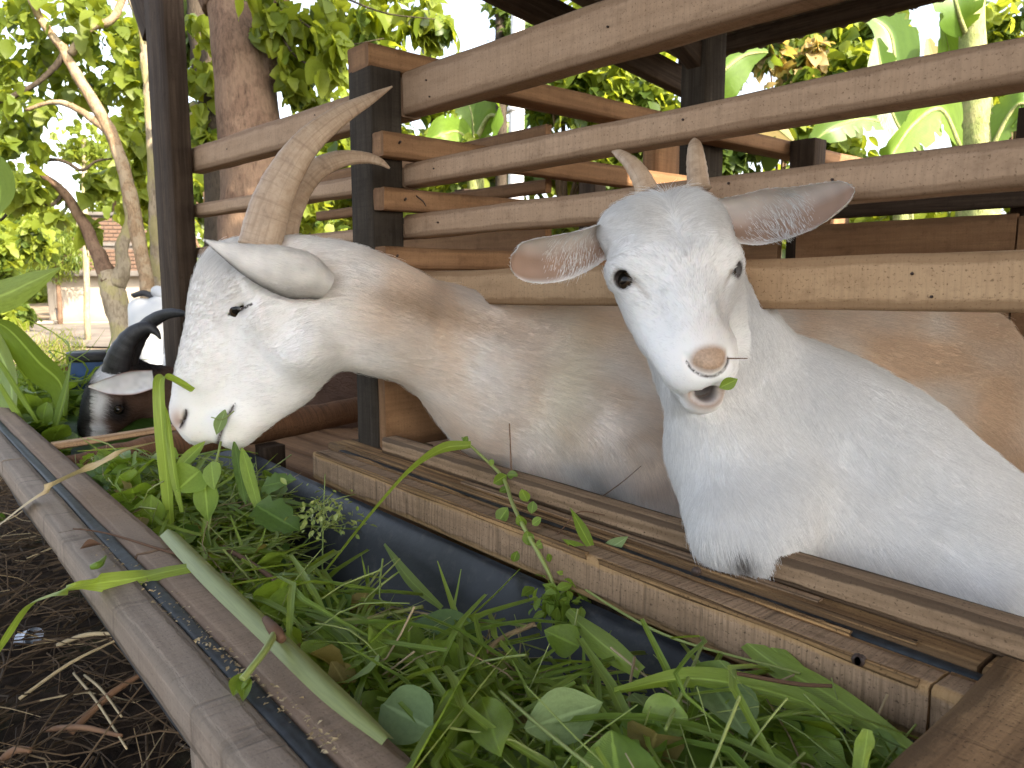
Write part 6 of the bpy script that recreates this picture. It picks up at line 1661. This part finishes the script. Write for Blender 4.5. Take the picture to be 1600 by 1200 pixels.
# --- white scooter behind the roof post
DS = 4.35; SK = .74
sc_ = empty('scooter', down(250, 640, DS), 'white motor scooter parked behind the tall roof post', 'scooter')
M['white_plastic'] = plain('white_scooter_plastic', (.36, .375, .39), .3, .5, .05, 4)
M['black_plastic'] = plain('black_plastic', (.02, .02, .022), .5, .4, .2, 30)
def spt(px, py, d=DS): return P(px, py, d)
Ssc = Solid()
Ssc.chain([spt(252, 478), spt(236, 500), spt(228, 530)], [0.0666, 0.0962, 0.0888], .05, CF, .8)
Ssc.chain([spt(215, 480), spt(222, 498)], [0.0518, 0.0592], .05, CF, .8)
Ssc.chain([spt(230, 530), spt(245, 570), spt(262, 600)], [0.0888, 0.0666, 0.0518], .05)
Vs, Fs = Ssc.mesh(.014); Vs = relax(Vs, Fs, 3)
link('front_fairing', raw_mesh('front_fairing', Vs, Fs), sc_, M['white_plastic'])
Ssc = Solid(); Ssc.chain([spt(262, 570), spt(300, 560), spt(360, 555), spt(400, 548)], [0.0740, 0.0962, 0.0962, 0.0592], .06, CF, .8)
Vs, Fs = Ssc.mesh(.02); Vs = relax(Vs, Fs, 3); link('rear_body', raw_mesh('rear_body', Vs, Fs), sc_, M['white_plastic'])
Ssc = Solid(); Ssc.chain([spt(285, 538), spt(340, 530), spt(395, 528)], [0.0444, 0.0518, 0.0370], .05); Vs, Fs = Ssc.mesh(.016); link('seat', raw_mesh('seat', Vs, Fs), sc_, M['black_plastic'])
Ssc = Solid(); Ssc.ball(spt(246, 456), 0.0370).ball(spt(256, 462), 0.0407); Vs, Fs = Ssc.mesh(.01); Vs = relax(Vs, Fs, 2); link('headlamp_cowl', raw_mesh('headlamp_cowl', Vs, Fs), sc_, M['white_plastic'])
limb('handlebar', [spt(208, 462), spt(225, 458), spt(243, 465), spt(262, 462), spt(290, 455)], [.014, .017, .02, .02, .014], M['black_plastic'], sc_, rough=0)
limb('mirror_stem', [spt(238, 464), spt(225, 459), spt(206, 461)], [.008, .007, .010], M['black_plastic'], sc_, rough=0)
def wheel(c, parent):
    ax2 = unit(CF * np.array([1, 1, 0]) * .8 + CR * .2)
    a = np.linspace(0, 2 * math.pi, 41); u_ = unit(np.cross(ax2, (0, 0, 1)))
    pts = [c + (u_ * math.cos(q) + np.array([0, 0, 1]) * math.sin(q)) * .17 for q in a]
    ty = limb('tyre', pts, [.036] * 41, M['black_plastic'], parent, n=60, k=10, rough=0)
    w_ = empty('wheel', c); w_.parent = parent; w_.matrix_parent_inverse = parent.matrix_basis.inverted()
    ty.parent = w_; ty.matrix_parent_inverse = (Matrix.Translation(Vector(parent.location)) @ parent.matrix_basis.inverted() @ Matrix.Translation(Vector(c))).inverted()
    for q in range(5):
        d_ = (u_ * math.cos(q * 1.257) + np.array([0, 0, 1]) * math.sin(q * 1.257))
        sp_ = limb('spoke', [c, c + d_ * .145], [.016, .012], M['white_plastic'], parent, n=4, k=6, rough=0)
        sp_.parent = w_; sp_.matrix_parent_inverse = ty.matrix_parent_inverse.copy()
cw = down(238, 640, DS) + np.array([0, 0, .27]); wheel(cw, sc_)
cw2 = down(385, 640, DS) + np.array([0, 0, .30]); wheel(cw2, sc_)
Ssc = Solid(); Ssc.chain([cw + np.array([-.10, 0, .17]), cw + np.array([0, 0, .215]), cw + np.array([.12, 0, .17])], [0.0370, 0.0481, 0.0370], .03); Vs, Fs = Ssc.mesh(.012); link('front_fender', raw_mesh('front_fender', Vs, Fs), sc_, M['white_plastic'])

# ================================================================ the dark goat in the far compartment
g3 = empty('goat', P(215, 690, 2.25) * np.array([1, 1, 0]) + np.array([0, 0, H - .455]), 'dark brown goat with black horns, white face patches and a drooping white ear', 'goat')
S = Solid()
def q3(px, py, d=2.2): return P(px, py, d)
def r3(r, d=2.2): return r * d / FPX
def c3(pts, k=.03, n=None, sq=.8, cut=False): S.chain([P(a, b, d) for a, b, r, d in pts], [r3(r, d) for a, b, r, d in pts], k, n, sq, cut)
c3([(190, 600, 38, 2.2), (172, 622, 34, 2.17), (160, 645, 27, 2.14), (148, 670, 20, 2.11), (143, 682, 15, 2.10)])
c3([(196, 630, 30, 2.2), (165, 665, 20, 2.14)])
c3([(205, 600, 36, 2.24), (255, 625, 46, 2.32), (330, 640, 62, 2.42), (430, 650, 70, 2.5)], .05)
c3([(420, 640, 76, 2.5), (560, 640, 80, 2.6)], .05)
c3([(300, 690, 30, 2.4), (300, 790, 20, 2.4)], .05)
c3([(186, 628, 8, 2.12)] * 2, .01)
V, F = S.mesh(.007); V = relax(V, F, 2); N = vnormals(V, F); x, y = to_px(V)
br_ = np.array([.12, .07, .048]); wh = np.array([.74, .74, .76]); bk = np.array([.02, .018, .018])
w = np.exp(-(np.hypot((x - 153) / 17, (y - 632) / 24)) ** 4) + np.exp(-(np.hypot((x - 151) / 16, (y - 676) / 17)) ** 4)
w = np.clip(w + np.exp(-(np.hypot((x - 168) / 26, (y - 588) / 16)) ** 4), 0, 1)
k_ = np.clip(np.exp(-(np.hypot((x - 182) / 22, (y - 642) / 20)) ** 4) + (x < 141) * 1.0 + np.exp(-(np.hypot((x - 222) / 40, (y - 568) / 18)) ** 4), 0, 1)
col = br_ * (.8 + .5 * vnoise(V, 30, 3)[:, None])
col = col * (1 - k_[:, None]) + bk * k_[:, None]; w = w * (1 - k_ * .8)
col = col * (1 - w[:, None]) + wh * w[:, None]
link('body', raw_mesh('goat_body', V, F, None, {'coat': col, 'ink': np.full(len(V), 9.0), 'pad': np.zeros(len(V))}), g3, M['hide'])
fur_curves('fur', V, F, N, 50000, np.full(len(V), .014), np.tile(CR - np.array([0, 0, .3]), (len(V), 1)), col, g3, M['hair'], rad=.0005, seed=6)
for pts in ([(178, 590, 22, 2.17), (188, 555, 19, 2.15), (205, 525, 14, 2.14), (228, 512, 10, 2.14), (243, 518, 6, 2.14), (251, 530, 1.5, 2.14)],
            [(190, 590, 20, 2.2), (205, 545, 16, 2.18), (228, 510, 12, 2.16), (256, 492, 9, 2.14), (280, 489, 6, 2.12), (297, 492, 1.5, 2.11)]):
    horn('horn', [P(a, b, d) for a, b, r, d in pts], [r3(r, d) for a, b, r, d in pts], g3, M['horn_black'], up=CF, flat=.8, n=50, ring=.03, nring=12)
ear('ear', [P(240, 592, 2.14), P(205, 598, 2.11), (P(170, 603, 2.08)), P(138, 604, 2.07)], [.025, .032, .022, .002], [CU + CR * .1] * 4, g3, M['hide'], cup=.5, thick=.006, colors=((.30, .13, .09), (.74, .74, .75)))
eyeball(g3, P(186, 640, 2.115), .014, -CF)
# blue bucket beside it
bk_ = empty('bucket', P(150, 600, 2.36), 'blue plastic bucket with a dark rim behind the dark goat', 'bucket')
M['blue'] = plain('blue_plastic', (.05, .10, .24), .4, .4, .15, 20)
cb_ = P(152, 585, 2.42)
V, F, uv = tube_arrays([cb_ - np.array([0, 0, .16]), cb_, cb_ + np.array([0, 0, .045])], [.065, .075, .078], n=10, k=24, caps=False)
link('wall', tri_fix(V, F, uv, 'wall'), bk_, M['blue'])
V, F, uv = tube_arrays([cb_ + np.array([0, 0, .046]), cb_ + np.array([0, 0, .072])], [.081, .081], n=4, k=24)
link('rim', tri_fix(V, F, uv, 'rim'), bk_, M['black_plastic'])
